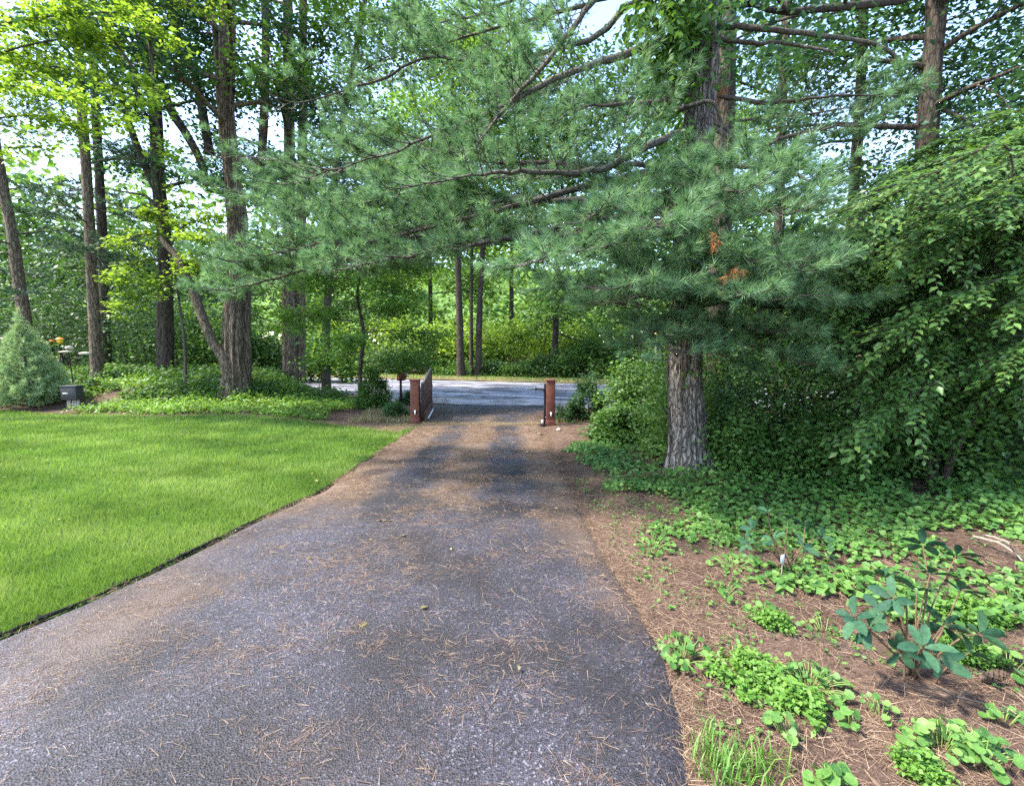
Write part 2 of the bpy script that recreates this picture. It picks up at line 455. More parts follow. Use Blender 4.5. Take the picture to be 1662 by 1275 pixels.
def asphalt(name, dark, light, scale, blue=0, rough=.62, tracks=False, bump=.6):
    m, nt, N, L = new_mat(name)
    out = N.new("ShaderNodeOutputMaterial"); p = N.new("ShaderNodeBsdfPrincipled"); g = N.new("ShaderNodeNewGeometry")
    vo = N.new("ShaderNodeTexVoronoi"); vo.inputs["Scale"].default_value = scale; vo.inputs["Randomness"].default_value = 1; vo.feature = 'F1'
    n1 = N.new("ShaderNodeTexNoise"); n1.inputs["Scale"].default_value = scale*.55; n1.inputs["Detail"].default_value = 6; n1.inputs["Roughness"].default_value = .7
    n2 = N.new("ShaderNodeTexNoise"); n2.inputs["Scale"].default_value = .9; n2.inputs["Detail"].default_value = 6; n2.inputs["Roughness"].default_value = .6
    for n in (vo, n1, n2): L.new(g.outputs["Position"], n.inputs[0])
    # every chip of the aggregate its own grey
    sp = N.new("ShaderNodeSeparateColor"); L.new(vo.outputs["Color"], sp.inputs[0])
    ad = N.new("ShaderNodeMath"); ad.operation = 'MULTIPLY_ADD'; ad.inputs[1].default_value = .55
    L.new(sp.outputs[0], ad.inputs[0]); s2 = N.new("ShaderNodeMath"); s2.operation = 'MULTIPLY'; s2.inputs[1].default_value = .5
    L.new(n1.outputs[0], s2.inputs[0]); L.new(s2.outputs[0], ad.inputs[2])
    r = N.new("ShaderNodeValToRGB"); e = r.color_ramp.elements
    e[0].position = .25; e[0].color = (*dark, 1); e[1].position = .75; e[1].color = (*light, 1)
    L.new(ad.outputs[0], r.inputs[0]); src = r.outputs[0]
    if tracks:   # scattered pale chips of stone
        cg = N.new("ShaderNodeMapRange"); cg.inputs[1].default_value = .92; cg.inputs[2].default_value = .97; L.new(sp.outputs[1], cg.inputs[0])
        cx = N.new("ShaderNodeMix"); cx.data_type = 'RGBA'; L.new(cg.outputs[0], cx.inputs[0]); L.new(src, cx.inputs[6]); cx.inputs[7].default_value = (.12,.115,.13,1); src = cx.outputs[2]
    r2 = N.new("ShaderNodeValToRGB"); r2.color_ramp.elements[0].position = .42; r2.color_ramp.elements[1].position = .6
    r2.color_ramp.elements[0].color = (.42,.39,.42,1); r2.color_ramp.elements[1].color = (1.3,1.3,1.36,1)
    L.new(n2.outputs[0], r2.inputs[0])
    mx = N.new("ShaderNodeMix"); mx.data_type = 'RGBA'; mx.blend_type = 'MULTIPLY'; mx.inputs[0].default_value = 1
    L.new(src, mx.inputs[6]); L.new(r2.outputs[0], mx.inputs[7]); src = mx.outputs[2]
    if tracks:   # brown crushed needles where wheels do not pass
        a = N.new("ShaderNodeAttribute"); a.attribute_name = "litter"
        n3 = N.new("ShaderNodeTexNoise"); n3.inputs["Scale"].default_value = 26; n3.inputs["Detail"].default_value = 7; n3.inputs["Roughness"].default_value = .8; n3.inputs["Distortion"].default_value = 2
        L.new(g.outputs["Position"], n3.inputs[0])
        mm = N.new("ShaderNodeMath"); mm.operation = 'ADD'; L.new(a.outputs["Fac"], mm.inputs[0]); L.new(n3.outputs[0], mm.inputs[1])
        mp = N.new("ShaderNodeMapRange"); mp.inputs[1].default_value = .78; mp.inputs[2].default_value = 1.25; L.new(mm.outputs[0], mp.inputs[0])
        m2 = N.new("ShaderNodeMix"); m2.data_type = 'RGBA'
        L.new(mp.outputs[0], m2.inputs[0]); L.new(src, m2.inputs[6]); m2.inputs[7].default_value = (.135,.088,.06,1); src = m2.outputs[2]
    L.new(src, p.inputs["Base Color"]); p.inputs["Roughness"].default_value = rough; p.inputs["Specular IOR Level"].default_value = .5
    b = N.new("ShaderNodeBump"); b.inputs["Strength"].default_value = bump; b.inputs["Distance"].default_value = .012
    hm = N.new("ShaderNodeMath"); hm.operation = 'ADD'; L.new(vo.outputs["Distance"], hm.inputs[0]); L.new(n1.outputs[0], hm.inputs[1])
    L.new(hm.outputs[0], b.inputs["Height"]); L.new(b.outputs[0], p.inputs["Normal"]); L.new(p.outputs[0], out.inputs[0])
    return m
M['soil'] = litter_ground()
M['drive'] = asphalt("driveway_asphalt", (.0032,.003,.0044), (.043,.039,.053), 120, rough=.66, tracks=True, bump=.5)
M['road'] = asphalt("road_asphalt", (.13,.132,.155), (.21,.215,.25), 60, rough=.7, bump=.15)
M['apron'] = asphalt("apron_asphalt", (.16,.15,.15), (.36,.34,.33), 70, rough=.7, bump=.4)
M['rim'] = plain_mat("crumbled_asphalt", (.018,.016,.017), .95, 0, .5, 60, .5, .1)
M['paint'] = plain_mat("road_paint", (.75,.75,.74), .6, 0, .12, 6)
M['turf'] = plain_mat("turf_soil", (.05,.09,.025), .95, 0, .4, 3, .3, .1)

g = Geo(); g.add(*sheet(graded(-420, 420, -13, 9, .19), graded(-60, 700, -2, 14.5, .19), lambda X, Y: H(X, Y)))
g.build("ground", M['soil'], None, True, kind="structure")

# lawn: soil sheet under the blades
LAWN_FAR = np.array([gnd(*p)[:2] for p in [(-400,668),(0,674),(120,678),(240,680),(400,678),(500,688),(560,696),(640,705),(683,694)]])
def lawn_far(x):
    return np.interp(x, LAWN_FAR[:, 0], LAWN_FAR[:, 1]) + .35*(noise2(np.asarray(x)*1.2, 3.3)-.5)
def in_lawn(x, y):
    return (x < xl(y)+.012) & (y < lawn_far(x)) & (x > -26)
v, f = sheet(np.arange(-26, -1.4, .22), np.arange(-4, 13.2, .22), lambda X, Y: H(X, Y)+.006)
c = v[f].mean(1); f = f[(c[:, 0] < xl(c[:, 1])+.06) & (c[:, 1] < lawn_far(c[:, 0])-.05)]
g = Geo(); g.add(v, f); g.build("lawn", M['turf'], None, True, kind="structure")

# driveway: real crowned slab with a broken edge, litter attribute across the width
ys = np.concatenate([np.arange(-5, 10.45, .06), np.arange(10.45, 14.0, .05)])
nu = 44
U = np.linspace(0, 1, nu)
def drive_ok(y): return y
X = xl(ys)[:, None]*(1-U)[None] + xr(ys)[:, None]*U[None]
Y = ys[:, None]*np.ones(nu)[None]
# the far end stops at the road shoulder
uu, vv = road_uv(X, Y)
Z = .03+.02*np.sin(PI*U)[None]+.012*(fbm2(X*1.2, Y*1.2, 6)-.5)+.004*(noise2(X*9, Y*9, 1)-.5)
Z[:, 0] -= .05; Z[:, -1] -= .05
v = np.stack([X, Y, Z], -1).reshape(-1, 3)
i = np.arange(len(ys)-1)[:, None]*nu; j = np.arange(nu-1)[None]
f = np.stack([i+j, i+j+1, i+nu+j+1, i+nu+j], -1).reshape(-1, 4)
keep = road_uv(v[f].mean(1)[:, 0], v[f].mean(1)[:, 1])[1] < -1.05
def litter_amount(x, y):
    """share of needle litter on the drive: low in the two wheel tracks, high on shoulders and middle"""
    u = (x-xl(y))/(xr(y)-xl(y))
    w = .10+.02*np.asarray(y)*0
    c1, c2 = np.interp(y, [2, 5, 10, 13], [.30, .33, .34, .38]), np.interp(y, [2, 5, 10, 13], [.74, .74, .73, .66])
    tr = np.maximum(np.exp(-((u-c1)/w)**2), np.exp(-((u-c2)/.105)**2))
    base = np.interp(y, [0, 3, 5, 7, 10.5, 10.8, 13], [.18, .22, .42, .72, .85, .5, .4])
    edge = (.28*np.exp(-(u/.1)**2)+.35*np.exp(-((1-u)/.11)**2))*np.interp(y, [2, 4, 6.5], [.15, .45, 1])
    patch = .75*(fbm2(np.asarray(x)*1.3, np.asarray(y)*1.3, 21)-.5)*np.interp(y, [3, 6], [1, .4])
    band = .9*np.exp(-((y-(10.35+.02*x))/.14)**2)
    return np.clip(base*(1-.95*tr*np.interp(y, [2, 5, 7], [.35, .85, 1.05]))+edge+patch+band, 0, 1.3)
g = Geo(); g.add(v, f[keep])
drive = g.build("driveway", M['drive'], None, True, kind="structure")
la = drive.data.attributes.new("litter", 'FLOAT', 'POINT')
la.data.foreach_set("value", litter_amount(v[:, 0], v[:, 1]).astype(np.float32))

# apron, road and markings
def strip(u0, u1, v0, v1, z, n=60, crown=0.0):
    us = np.linspace(u0, u1, n); vs = np.linspace(v0, v1, 9 if v1-v0 > 1 else 2)
    UU, VV = np.meshgrid(us, vs)
    zz = z+crown*np.sin(PI*(VV-SHOULDER)/(ROAD_FAR-SHOULDER))
    vt = np.stack([R0[0]+UU*RU[0]+VV*RN[0], R0[1]+UU*RU[1]+VV*RN[1], zz], -1).reshape(-1, 3)
    i = np.arange(len(vs)-1)[:, None]*n; j = np.arange(n-1)[None]
    return vt, np.stack([i+j, i+j+1, i+n+j+1, i+n+j], -1).reshape(-1, 4)
g = Geo(); g.add(*strip(-140, 140, SHOULDER, ROAD_FAR, .035, 120, .05)); g.build("road", M['road'], None, True, kind="structure")
g = Geo(); vt, ff = strip(-4.6, 6.4, -2.6, SHOULDER+.02, .045, 60)
uq, vq = road_uv(vt[:, 0], vt[:, 1]); k = (vq-SHOULDER)/(-2.6-SHOULDER)
uq = .9+(uq-.9)*(1-.42*k)
vt = np.stack([R0[0]+uq*RU[0]+vq*RN[0], R0[1]+uq*RU[1]+vq*RN[1], vt[:, 2]+.018-.05*np.clip(k, 0, 1)**6], -1)
g.add(vt, ff); g.build("driveway_apron", M['apron'], None, True, kind="structure")
for (v0, v1, nm) in [(-.06, .07, "edge_line"), (6.42, 6.56, "edge_line")]:
    g = Geo(); g.add(*strip(-120, 120, v0, v1, .043, 160, .05)); g.build(nm, M['paint'], bpy.data.objects["road"])
for q in range(-14, 15):
    g = Geo(); g.add(*strip(q*2.6-.85, q*2.6+.85, 3.16, 3.28, .043, 6, .05)); g.build("dash", M['paint'], bpy.data.objects["road"])
# kerb-like verge lip on the far side
M['verge'] = plain_mat("dry_verge_soil", (.13,.11,.055), .95, 0, .4, 9, .4, .1)
us = np.linspace(-70, 70, 260); vs = np.linspace(ROAD_FAR-.1, ROAD_FAR+1.5, 7); UU, VV = np.meshgrid(us, vs)
xx, yy = R0[0]+UU*RU[0]+VV*RN[0], R0[1]+UU*RU[1]+VV*RN[1]
zz = .05+.13*sm(ROAD_FAR-.1, ROAD_FAR+.5, VV)+.05*noise2(xx*2, yy*2, 3)
i = np.arange(6)[:, None]*260; j = np.arange(259)[None]
g = Geo(); g.add(np.stack([xx, yy, zz], -1).reshape(-1, 3), np.stack([i+j, i+j+1, i+260+j+1, i+260+j], -1).reshape(-1, 4))
g.build("road_verge", M['verge'], None, True, kind="structure")

# ------------------------------------------------------------------ lawn blades
rng = np.random.default_rng(21)
def lawn_points(n):
    out = []
    # area-uniform in polar-like bands, denser close by (blades shrink with distance in view)
    y = 1.2+11.6*rng.random(n*3)**1.0
    x = xl(y)-(rng.random(n*3)**1.25)*(1.5+y*1.15)
    m = in_lawn(x, y) & (rng.random(n*3) < np.clip(3.2/y, .28, 1))
    return np.stack([x[m], y[m]], -1)[:n]
P = lawn_points(235000)
d = P[:, 1]
nb = len(P)
mow = .045*np.sign(np.sin((P[:, 0]*.35+P[:, 1])*2*PI/1.3))+.6*fbm2(P[:, 0]*.5, P[:, 1]*1.1, 31)+.25*noise2(P[:, 0]*2.6, P[:, 1]*3.5, 33)+.15*noise2(P[:, 0]*8, P[:, 1]*8, 35)
hgt = (.036+.034*rng.random(nb))*(1+.5*(mow-.5))*np.clip(.75+d*.06, .8, 1.5)
az = rng.random(nb)*2*PI; lean = .25+.35*rng.random(nb)
up = np.stack([np.cos(az)*lean, np.sin(az)*lean, np.ones(nb)], -1)
BL = (np.array([[-.06,0,0],[.06,0,0],[0,1,.12]]), np.array([[0,1,2]]))
wid = np.clip(.55+d*.16, .7, 2.4)
v3 = np.concatenate([P, H(P[:, 0], P[:, 1])[:, None]+.004], 1)
R = frames(up, np.stack([np.sin(az), -np.cos(az), np.zeros(nb)], -1))
tv = np.repeat(BL[0][None], nb, 0)*hgt[:, None, None]; tv[:, :, 0] *= wid[:, None]
vv = np.einsum('nij,nkj->nki', R, tv)+v3[:, None]
g = Geo(); g.add(vv.reshape(-1, 3), np.arange(nb*3).reshape(-1, 3), np.clip(.2+.5*rng.random(nb)+1.6*(mow-.47), 0, 1))
g.build("grass", M['grass'], None, False, kind="stuff", label="short bright green mown grass blades of the lawn", category="grass")

# ------------------------------------------------------------------ fallen needles
NEED = (np.array([[-.012,0,0],[.012,0,0],[.03,1,.01]]), np.array([[0,1,2]]))
def needles(name, P, Z, size, label, rng, lift=.1, mat='litter'):
    n = len(P); az = rng.random(n)*2*PI
    D = np.stack([np.cos(az), np.sin(az), lift*rng.normal(size=n)], -1); Nn = np.stack([.5*rng.normal(size=n), .5*rng.normal(size=n), np.ones(n)], -1)
    g = Geo(); scatter(g, NEED[0], NEED[1], np.concatenate([P, Z[:, None]], 1), D, Nn, size, rng.random(n))
    return g.build(name, M[mat], None, False, kind="stuff", label=label, category="needles")
n = 1100000
y = 1.0+12.2*rng.random(n)**1.15; u = rng.random(n); x = xl(y)*(1-u)+xr(y)*u
am = litter_amount(x, y)
m = (rng.random(n) < np.clip(am*am*.6+.05, 0, 1)*np.clip(2.6*(fbm2(x*2.2, y*3.2, 13)-.36), .03, 1)*np.clip(2.2*(fbm2(x*11, y*11, 14)-.3), .1, 1)*2.7+.01) & (road_uv(x, y)[1] < -1.2)
P = np.stack([x[m], y[m]], -1)
zz = .03+.02*np.sin(PI*u[m])+.012*(fbm2(P[:, 0]*1.2, P[:, 1]*1.2, 6)-.5)+.005
needles("fallen_needles", P, zz, (.045+.055*rng.random(len(P)))*np.clip(.75+P[:, 1]*.08, .8, 1.5), "brown pine needles strewn over the driveway", rng, .03)
print("drive needles", len(P))
n = 190000
y = 1.0+9.5*rng.random(n)**1.1; x = xr(y)-.05+(rng.random(n)**1.3)*(1.2+y*.62)
m = rng.random(n) < .85*np.clip(.2+1.2*(fbm2(x*3, y*3, 17)-.2), .05, 1)
P = np.stack([x[m], y[m]], -1)
needles("needle_mulch", P, H(P[:, 0], P[:, 1])+.006, .06+.06*rng.random(len(P)), "brown pine needle mulch covering the bed right of the drive", rng, .12)
# drift along lawn edge / gate left
n = 34000
x = -13.5+11.9*rng.random(n); y = lawn_far(x)+.02+.5*np.abs(rng.normal(size=n))*(.5+1.2*sm(-4.2, -2.6, x))
m = (rng.random(n) < .25+.75*sm(.45, .6, fbm2(x*.9, y*.9, 5))) & (x < xl(y)) & (y < 11.6)
P = np.stack([x[m], y[m]], -1)
needles("needle_drift", P, H(P[:, 0], P[:, 1])+.008, .09+.06*rng.random(len(P)), "tan dead needles drifted along the far edge of the lawn", rng, .12, 'straw')
n = 5200; x = LE[-1][0]-.9+3.9*rng.random(n); y = 10.42+.09*rng.normal(size=n)
needles("gate_drift", np.stack([x, y], -1), np.where((x > xl(y)) & (x < xr(y)), .056, H(x, y)+.012), .06+.07*rng.random(n), "pale strip of dead needles across the drive between the gate posts", rng, .1, 'straw')
# ragged dark lip of the slab beside the lawn
g = Geo(); yy_ = np.linspace(-1, 7.5, 420); lip = np.stack([xl(yy_)+.012*(noise2(yy_*9, 2.2)-.5), yy_, .022+.012*noise2(yy_*6, 7.7)], -1)
tube(g, lip, .003+.014*np.clip(noise2(yy_*7, 5.1)+.5*noise2(yy_*1.7, 8.1)-.45, 0, 1)*np.interp(yy_, [2, 6], [1.5, .6]), 9, None, lambda th, L, R: R*.9*(noise3(np.cos(th)*1.5, np.sin(th)*1.5, L*22)-.5), True)
g.build("broken_edge", M['rim'], drive, False)
# crumbled asphalt along the left edge of the drive
g = Geo()
for q in range(500):
    yy = 1.6+5.5*rng.random()**1.3; xx = float(xl(yy))+rng.normal()*.03; s = .004+.014*rng.random()**2
    vv = np.array([[1,0,0],[-1,0,0],[0,1,0],[0,-1,0],[0,0,1],[0,0,-1]])*s*(.6+.6*rng.random((6, 3)))+rng.normal(size=(6, 3))*s*.15+[xx, yy, .025+s*.3]
    g.add(vv, [[0,2,4],[2,1,4],[1,3,4],[3,0,4],[2,0,5],[1,2,5],[3,1,5],[0,3,5]])
g.build("asphalt_rubble", M['rim'], None, False, kind="stuff", label="dark crumbled asphalt along the lawn edge of the drive", category="rubble")
# ------------------------------------------------------------------ tree builders
def furrow(amp, fa, fz, seed=0.0):
    """bark relief: deep vertical furrows between plates"""
    def f(th, L, R):
        c, s = np.cos(th)*fa, np.sin(th)*fa
        n = noise3(c+seed, s+seed, L*fz+seed)
        n2 = noise3(c*2.1+seed+7, s*2.1, L*fz*2.4)
        ridge = 1-np.abs(2*n-1)
        big = noise3(np.cos(th)*1.2+seed+3, np.sin(th)*1.2, L*.6)-.5
        return -amp*ridge**3*1.2 + amp*.5*(n2-.5) + big*amp*1.3
    return f

def limb_path(p, az, elev, L, rng, droop=.15, n=7, wig=.06):
    t = np.linspace(0, 1, n)
    d = np.array([math.cos(az)*math.cos(elev), math.sin(az)*math.cos(elev), math.sin(elev)])
    pts = p + d*(L*t)[:, None]
    pts[:, 2] += -droop*L*t**2
    pts[1:] += np.cumsum(rng.normal(size=(n-1, 3))*wig*L/n, axis=0)
    return pts

def broad_tree(name, label, group, trunk, r0, r1, z_from, R, nl, leaves, size, leafm, barkm, seed, extra=(), stems=(), elev=(.15, .75), droop=.15,
               seg=14, disp=None, tpl=LEAF2, sx=.42, sz=.2, sub=5, top=True, cat="tree", gap=1.0):
    near = trunk[0][1] < 20
    rng = np.random.default_rng(seed)
    trunk = np.asarray(trunk, float)
    t = thing(name, label, cat, trunk[0], group)
    nr = 90 if disp is None else 170
    tp = smooth_path(trunk, nr)
    Ls = np.concatenate([[0], np.cumsum(np.linalg.norm(np.diff(tp, axis=0), axis=1))]); s = Ls/Ls[-1]
    rad = r0+(r1-r0)*s
    rad = rad*(1+.45*np.exp(-Ls/.35))
    g = Geo(); tube(g, tp, rad, seg, None, disp or furrow(r0*.10, 4, .8, seed*.7))
    g.build("trunk", barkm, t, True)
    gb = Geo(); C = []
    for (pts, ra, rb) in stems:                    # further stems of the same tree, drawn in the photo
        sp = smooth_path(pts, 40); gs = Geo(); tube(gs, sp, np.linspace(ra, rb, 40), 12, None, furrow(ra*.1, 4, .8, seed))
        gs.build("stem", barkm, t, True)
    zs = tp[:, 2]
    i0 = int(np.searchsorted(zs, z_from))
    i0 = min(i0, nr-5)
    limbs = []
    for k in range(nl):
        i = int(i0+(nr-1-i0)*((k+.5)/nl)**.9); q = (i-i0)/(nr-i0)
        L = R*(.6+.5*math.sin(PI*min(.95, .2+q*.8)))*(.75+.5*rng.random())
        e = elev[0]+(elev[1]-elev[0])*q+.15*rng.normal()
        limbs.append((limb_path(tp[i], k*2.4+rng.normal()*.35, e, L, rng, droop), max(.012, rad[i]*.34), .008))
    for e in extra:
        limbs.append((smooth_path(e[0], 9), e[1], e[2] if len(e) > 2 else .01))
    for pts, ra, rb in limbs:
        if near: gb = Geo()
        n = len(pts); tube(gb, pts, np.linspace(ra, rb, n), 6, None, None, False)
        L = np.linalg.norm(pts[-1]-pts[0])
        for q in range(sub):
            f = .28+.72*(q+rng.random()*.8)/sub; k = min(n-1, f*(n-1)); a = int(min(n-2, k)); p = pts[a]+(pts[a+1]-pts[a])*(k-a)
            tan = nrm(pts[min(n-1, a+1)]-pts[a]); az = math.atan2(tan[1], tan[0])+(1 if q % 2 else -1)*(.4+.7*rng.random())
            l = L*(.55-.3*f)*(.7+.6*rng.random())
            sp = limb_path(p, az, .1+.3*rng.normal(), l, rng, .2, 5, .1)
            tube(gb, sp if near else sp[[0, 2, 4]], np.linspace(ra*.35, .005, 5 if near else 3), 4 if near else 3, None, None, False)
            m = max(2, int(l/.45)+1)
            for w in np.linspace(.3, 1, m):
                C.append(sp[0]+(sp[-1]-sp[0])*w+rng.normal(size=3)*.1)
        C.append(pts[-1])
        if near: gb.build("branch", barkm, t, True)
    if top:
        for q in range(6): C.append(tp[-1]+rng.normal(size=3)*.5)
    if not near: gb.build("branches", barkm, t, True)
    C = np.array(C)
    if gap < 1: C = C[rng.random(len(C)) < gap]
    gl = Geo(); leaf_cloud(gl, C, max(1, leaves//len(C)), sx, sz, size, rng, tpl)
    gl.build("crown", leafm, t)
    return t

def pine_limb(gw, T, pts, r0, rng, start=.25, spread=1.0, step=.1, tstep=.07, lift=.25, twig_r=.005, dense=True):
    """one white-pine limb: side branchlets in a level plate, needle tufts along their outer part. T collects (P, D)"""
    n = max(10, int(np.linalg.norm(np.diff(pts, axis=0), axis=1).sum()/.12))
    p = smooth_path(pts, n)
    p[1:] += np.cumsum(rng.normal(size=(n-1, 3))*.012, axis=0)
    tube(gw, p, np.linspace(r0, .006, n), 7, None, furrow(r0*.12, 3, 3, rng.random()*9), True)
    Ls = np.concatenate([[0], np.cumsum(np.linalg.norm(np.diff(p, axis=0), axis=1))]); tot = Ls[-1]
    tan = nrm(np.gradient(p, axis=0)); side = 1
    pos = tot*start
    def put(q, d, m):
        T[0].append(q); T[1].append(d)
    while pos < tot:
        i = min(n-1, int(np.searchsorted(Ls, pos))); f = pos/tot
        side = -side
        h = nrm(np.array([tan[i][0], tan[i][1], 0])); a = side*math.radians(35+45*rng.random())
        d = np.array([h[0]*math.cos(a)-h[1]*math.sin(a), h[0]*math.sin(a)+h[1]*math.cos(a), .05+.2*rng.normal()])
        l = spread*(.36+.62*(1-f)**.7*min(1, f*3))*(.6+.7*rng.random())
        m = 6; t = np.linspace(0, 1, m)
        b = p[i]+nrm(d)*(l*t)[:, None]; b[:, 2] += l*(-.15*t+.28*t**2)
        tube(gw, b, np.linspace(max(twig_r, r0*.16), .003, m), 3, None, None, False)
        k = max(3, int(l/tstep))
        for w in np.linspace(.3, 1.0, k):
            q = b[0]+(b[-1]-b[0])*w; q = np.array([np.interp(w, t, b[:, c]) for c in range(3)])
            sd = nrm(np.cross(nrm(d), [0, 0, 1]))*(1 if rng.random() < .5 else -1)
            if w < .97:
                dd = nrm(d)*.8+sd*(.5+.5*rng.random())+np.array([0, 0, lift+.25*rng.normal()])
                e = q+nrm(dd)*(.03+.10*rng.random()*(1-w*.5))
                put(q*.3+e*.7, dd, 1); put(e, dd, 1)
                if dense:
                    put(q-sd*.07+rng.normal(size=3)*.03, dd-sd*1.2, 1)
            else:
                put(q, nrm(d)+np.array([0, 0, lift]), 1)
        pos += step*(.7+.6*rng.random())
    put(p[-1], tan[-1]+np.array([0, 0, lift]), 1)

def pine_tree(name, label, group, trunk, r0, r1, z_from, z_to, R, nl, seed, leafm, barkm, tsize=.13, bank=TUFTS_FAR, step=.2, tstep=.13, gapaz=None, seg=16, dead=0, spread=1.0, limbs=(), stubs=True):
    rng = np.random.default_rng(seed)
    trunk = np.asarray(trunk, float)
    t = thing(name, label, "tree", trunk[0], group)
    tp = smooth_path(trunk, 120); Ls = np.concatenate([[0], np.cumsum(np.linalg.norm(np.diff(tp, axis=0), axis=1))])
    rad = (r0+(r1-r0)*Ls/Ls[-1])*(1+.4*np.exp(-Ls/.3))
    g = Geo(); tube(g, tp, rad, seg, None, furrow(r0*.08, 5, 1.2, seed)); g.build("trunk", barkm, t, True)
    gw = Geo(); T = [[], []]
    for k in range(nl):
        gw = Geo()
        z = z_from+(z_to-z_from)*(k+rng.random()*.6)/nl; i = int(np.clip(np.searchsorted(tp[:, 2], z), 0, 119))
        q = (z-z_from)/(z_to-z_from); L = R*(1-.45*q)*(.65+.5*rng.random())
        lp = limb_path(tp[i], k*2.4+rng.normal()*.4, .12+.12*rng.normal(), L, rng, .1, 6, .05)
        pine_limb(gw, T, lp, .03, rng, .3, spread, step, tstep)
        gw.build('branch', M['twig'], t, True)
    for l in limbs:
        gw = Geo(); pine_limb(gw, T, l, .035, rng, .25, spread, step, tstep); gw.build('branch', M['twig'], t, True)
    for k in range(dead):                     # bare dead lower limbs
        z = tp[0][2]+1.2+rng.random()*3.5; i = int(np.clip(np.searchsorted(tp[:, 2], z), 0, 119))
        lp = limb_path(tp[i], rng.random()*2*PI, .05, .5+1.0*rng.random(), rng, .1, 6, .1); gw = Geo()
        tube(gw, lp, np.linspace(.014, .004, 6), 5, None, None, False); gw.build('dead_branch', M['bark_branch'], t, True)
    if T[0]:
        gc = Geo(); tufts(gc, T[0], T[1], tsize*(.8+.4*rng.random(len(T[0]))), rng, bank); gc.build("crown", leafm, t)
    print(name, "tufts", len(T[0]))
    return t

def shrub(name, label, group, x, y, rx, ry, h, n, size, leafm, seed, clumps=28, sx=.2, z0=.08, cat="shrub", tpl=LEAF2, stems=7, z=None, tilt=.7, barkm='twig', shell=.55):
    rng = np.random.default_rng(seed)
    zb = float(H(x, y)) if z is None else z
    t = thing(name, label, cat, (x, y, zb), group)
    g = Geo()
    for k in range(stems):
        a = k*2.4+rng.random(); q = .5+.4*rng.random()
        pts = [(x+.1*rx*math.cos(a), y+.1*ry*math.sin(a), zb-.03), (x+.35*rx*q*math.cos(a), y+.35*ry*q*math.sin(a), zb+.45*h*q), (x+.75*rx*q*math.cos(a), y+.75*ry*q*math.sin(a), zb+.95*h*q)]
        tube(g, smooth_path(pts, 8), np.linspace(.012+.008*h, .004, 8), 5, None, None, False)
    g.build("stems", M[barkm], t, True)
    u = rng.normal(size=(clumps, 3)); u = nrm(u); u[:, 2] = np.abs(u[:, 2])*1.0
    rr = shell+(1-shell)*rng.random(clumps)[:, None]**.5
    lump = .82+.36*rng.random(clumps)[:, None]
    C = u*rr*lump*np.array([rx, ry, h*.94])+np.array([x, y, zb+z0*h])
    gl = Geo(); leaf_cloud(gl, C, max(1, n//clumps), sx*(rx+ry)*.5, sx*h*.6, size, rng, tpl, tilt)
    for arr in gl.V: arr[:, 2] = np.maximum(arr[:, 2], zb+.01)
    gl.build("foliage", leafm, t)
    return t

def A(lst, Y):
    return [at(p[0], p[1], p[2] if len(p) > 2 else Y) for p in lst]
def root(p, Y):
    """trunk foot standing on the terrain below image point p at distance Y"""
    q = at(p[0], p[1], Y); return np.array([q[0], q[1], float(H(q[0], q[1]))-.08])

# ------------------------------------------------------------------ the large pine beside the drive
rng = np.random.default_rng(77)
PB = gnd(1122, 764, .1); PB[2] = float(H(PB[0], PB[1]))-.05; PY = PB[1]
print("pine at", PB)
pine = thing("white_pine", "large white pine with grey furrowed trunk standing right of the driveway", "tree", PB)
trunk_pts = [PB]+A([(1118, 700), (1112, 600), (1115, 500), (1124, 350), (1134, 230), (1143, 100), (1147, 0), (1152, -120), (1158, -300), (1162, -600)], PY)
tp = smooth_path(trunk_pts, 330); Ls = np.concatenate([[0], np.cumsum(np.linalg.norm(np.diff(tp, axis=0), axis=1))])
rad = np.interp(Ls, [0, .12, .35, .8, 1.6, 3, 5, 7.5, 11], [.36, .31, .26, .225, .205, .19, .17, .13, .06])
def root_disp(th, L, R):
    return furrow(.036, 8.5, 2.6, 2.0)(th, L, R)+.07*np.exp(-L/.16)*np.sin(th*5+.6)
g = Geo(); tube(g, tp, rad, 84, None, root_disp); g.build("trunk", M['bark_pine'], pine, True)
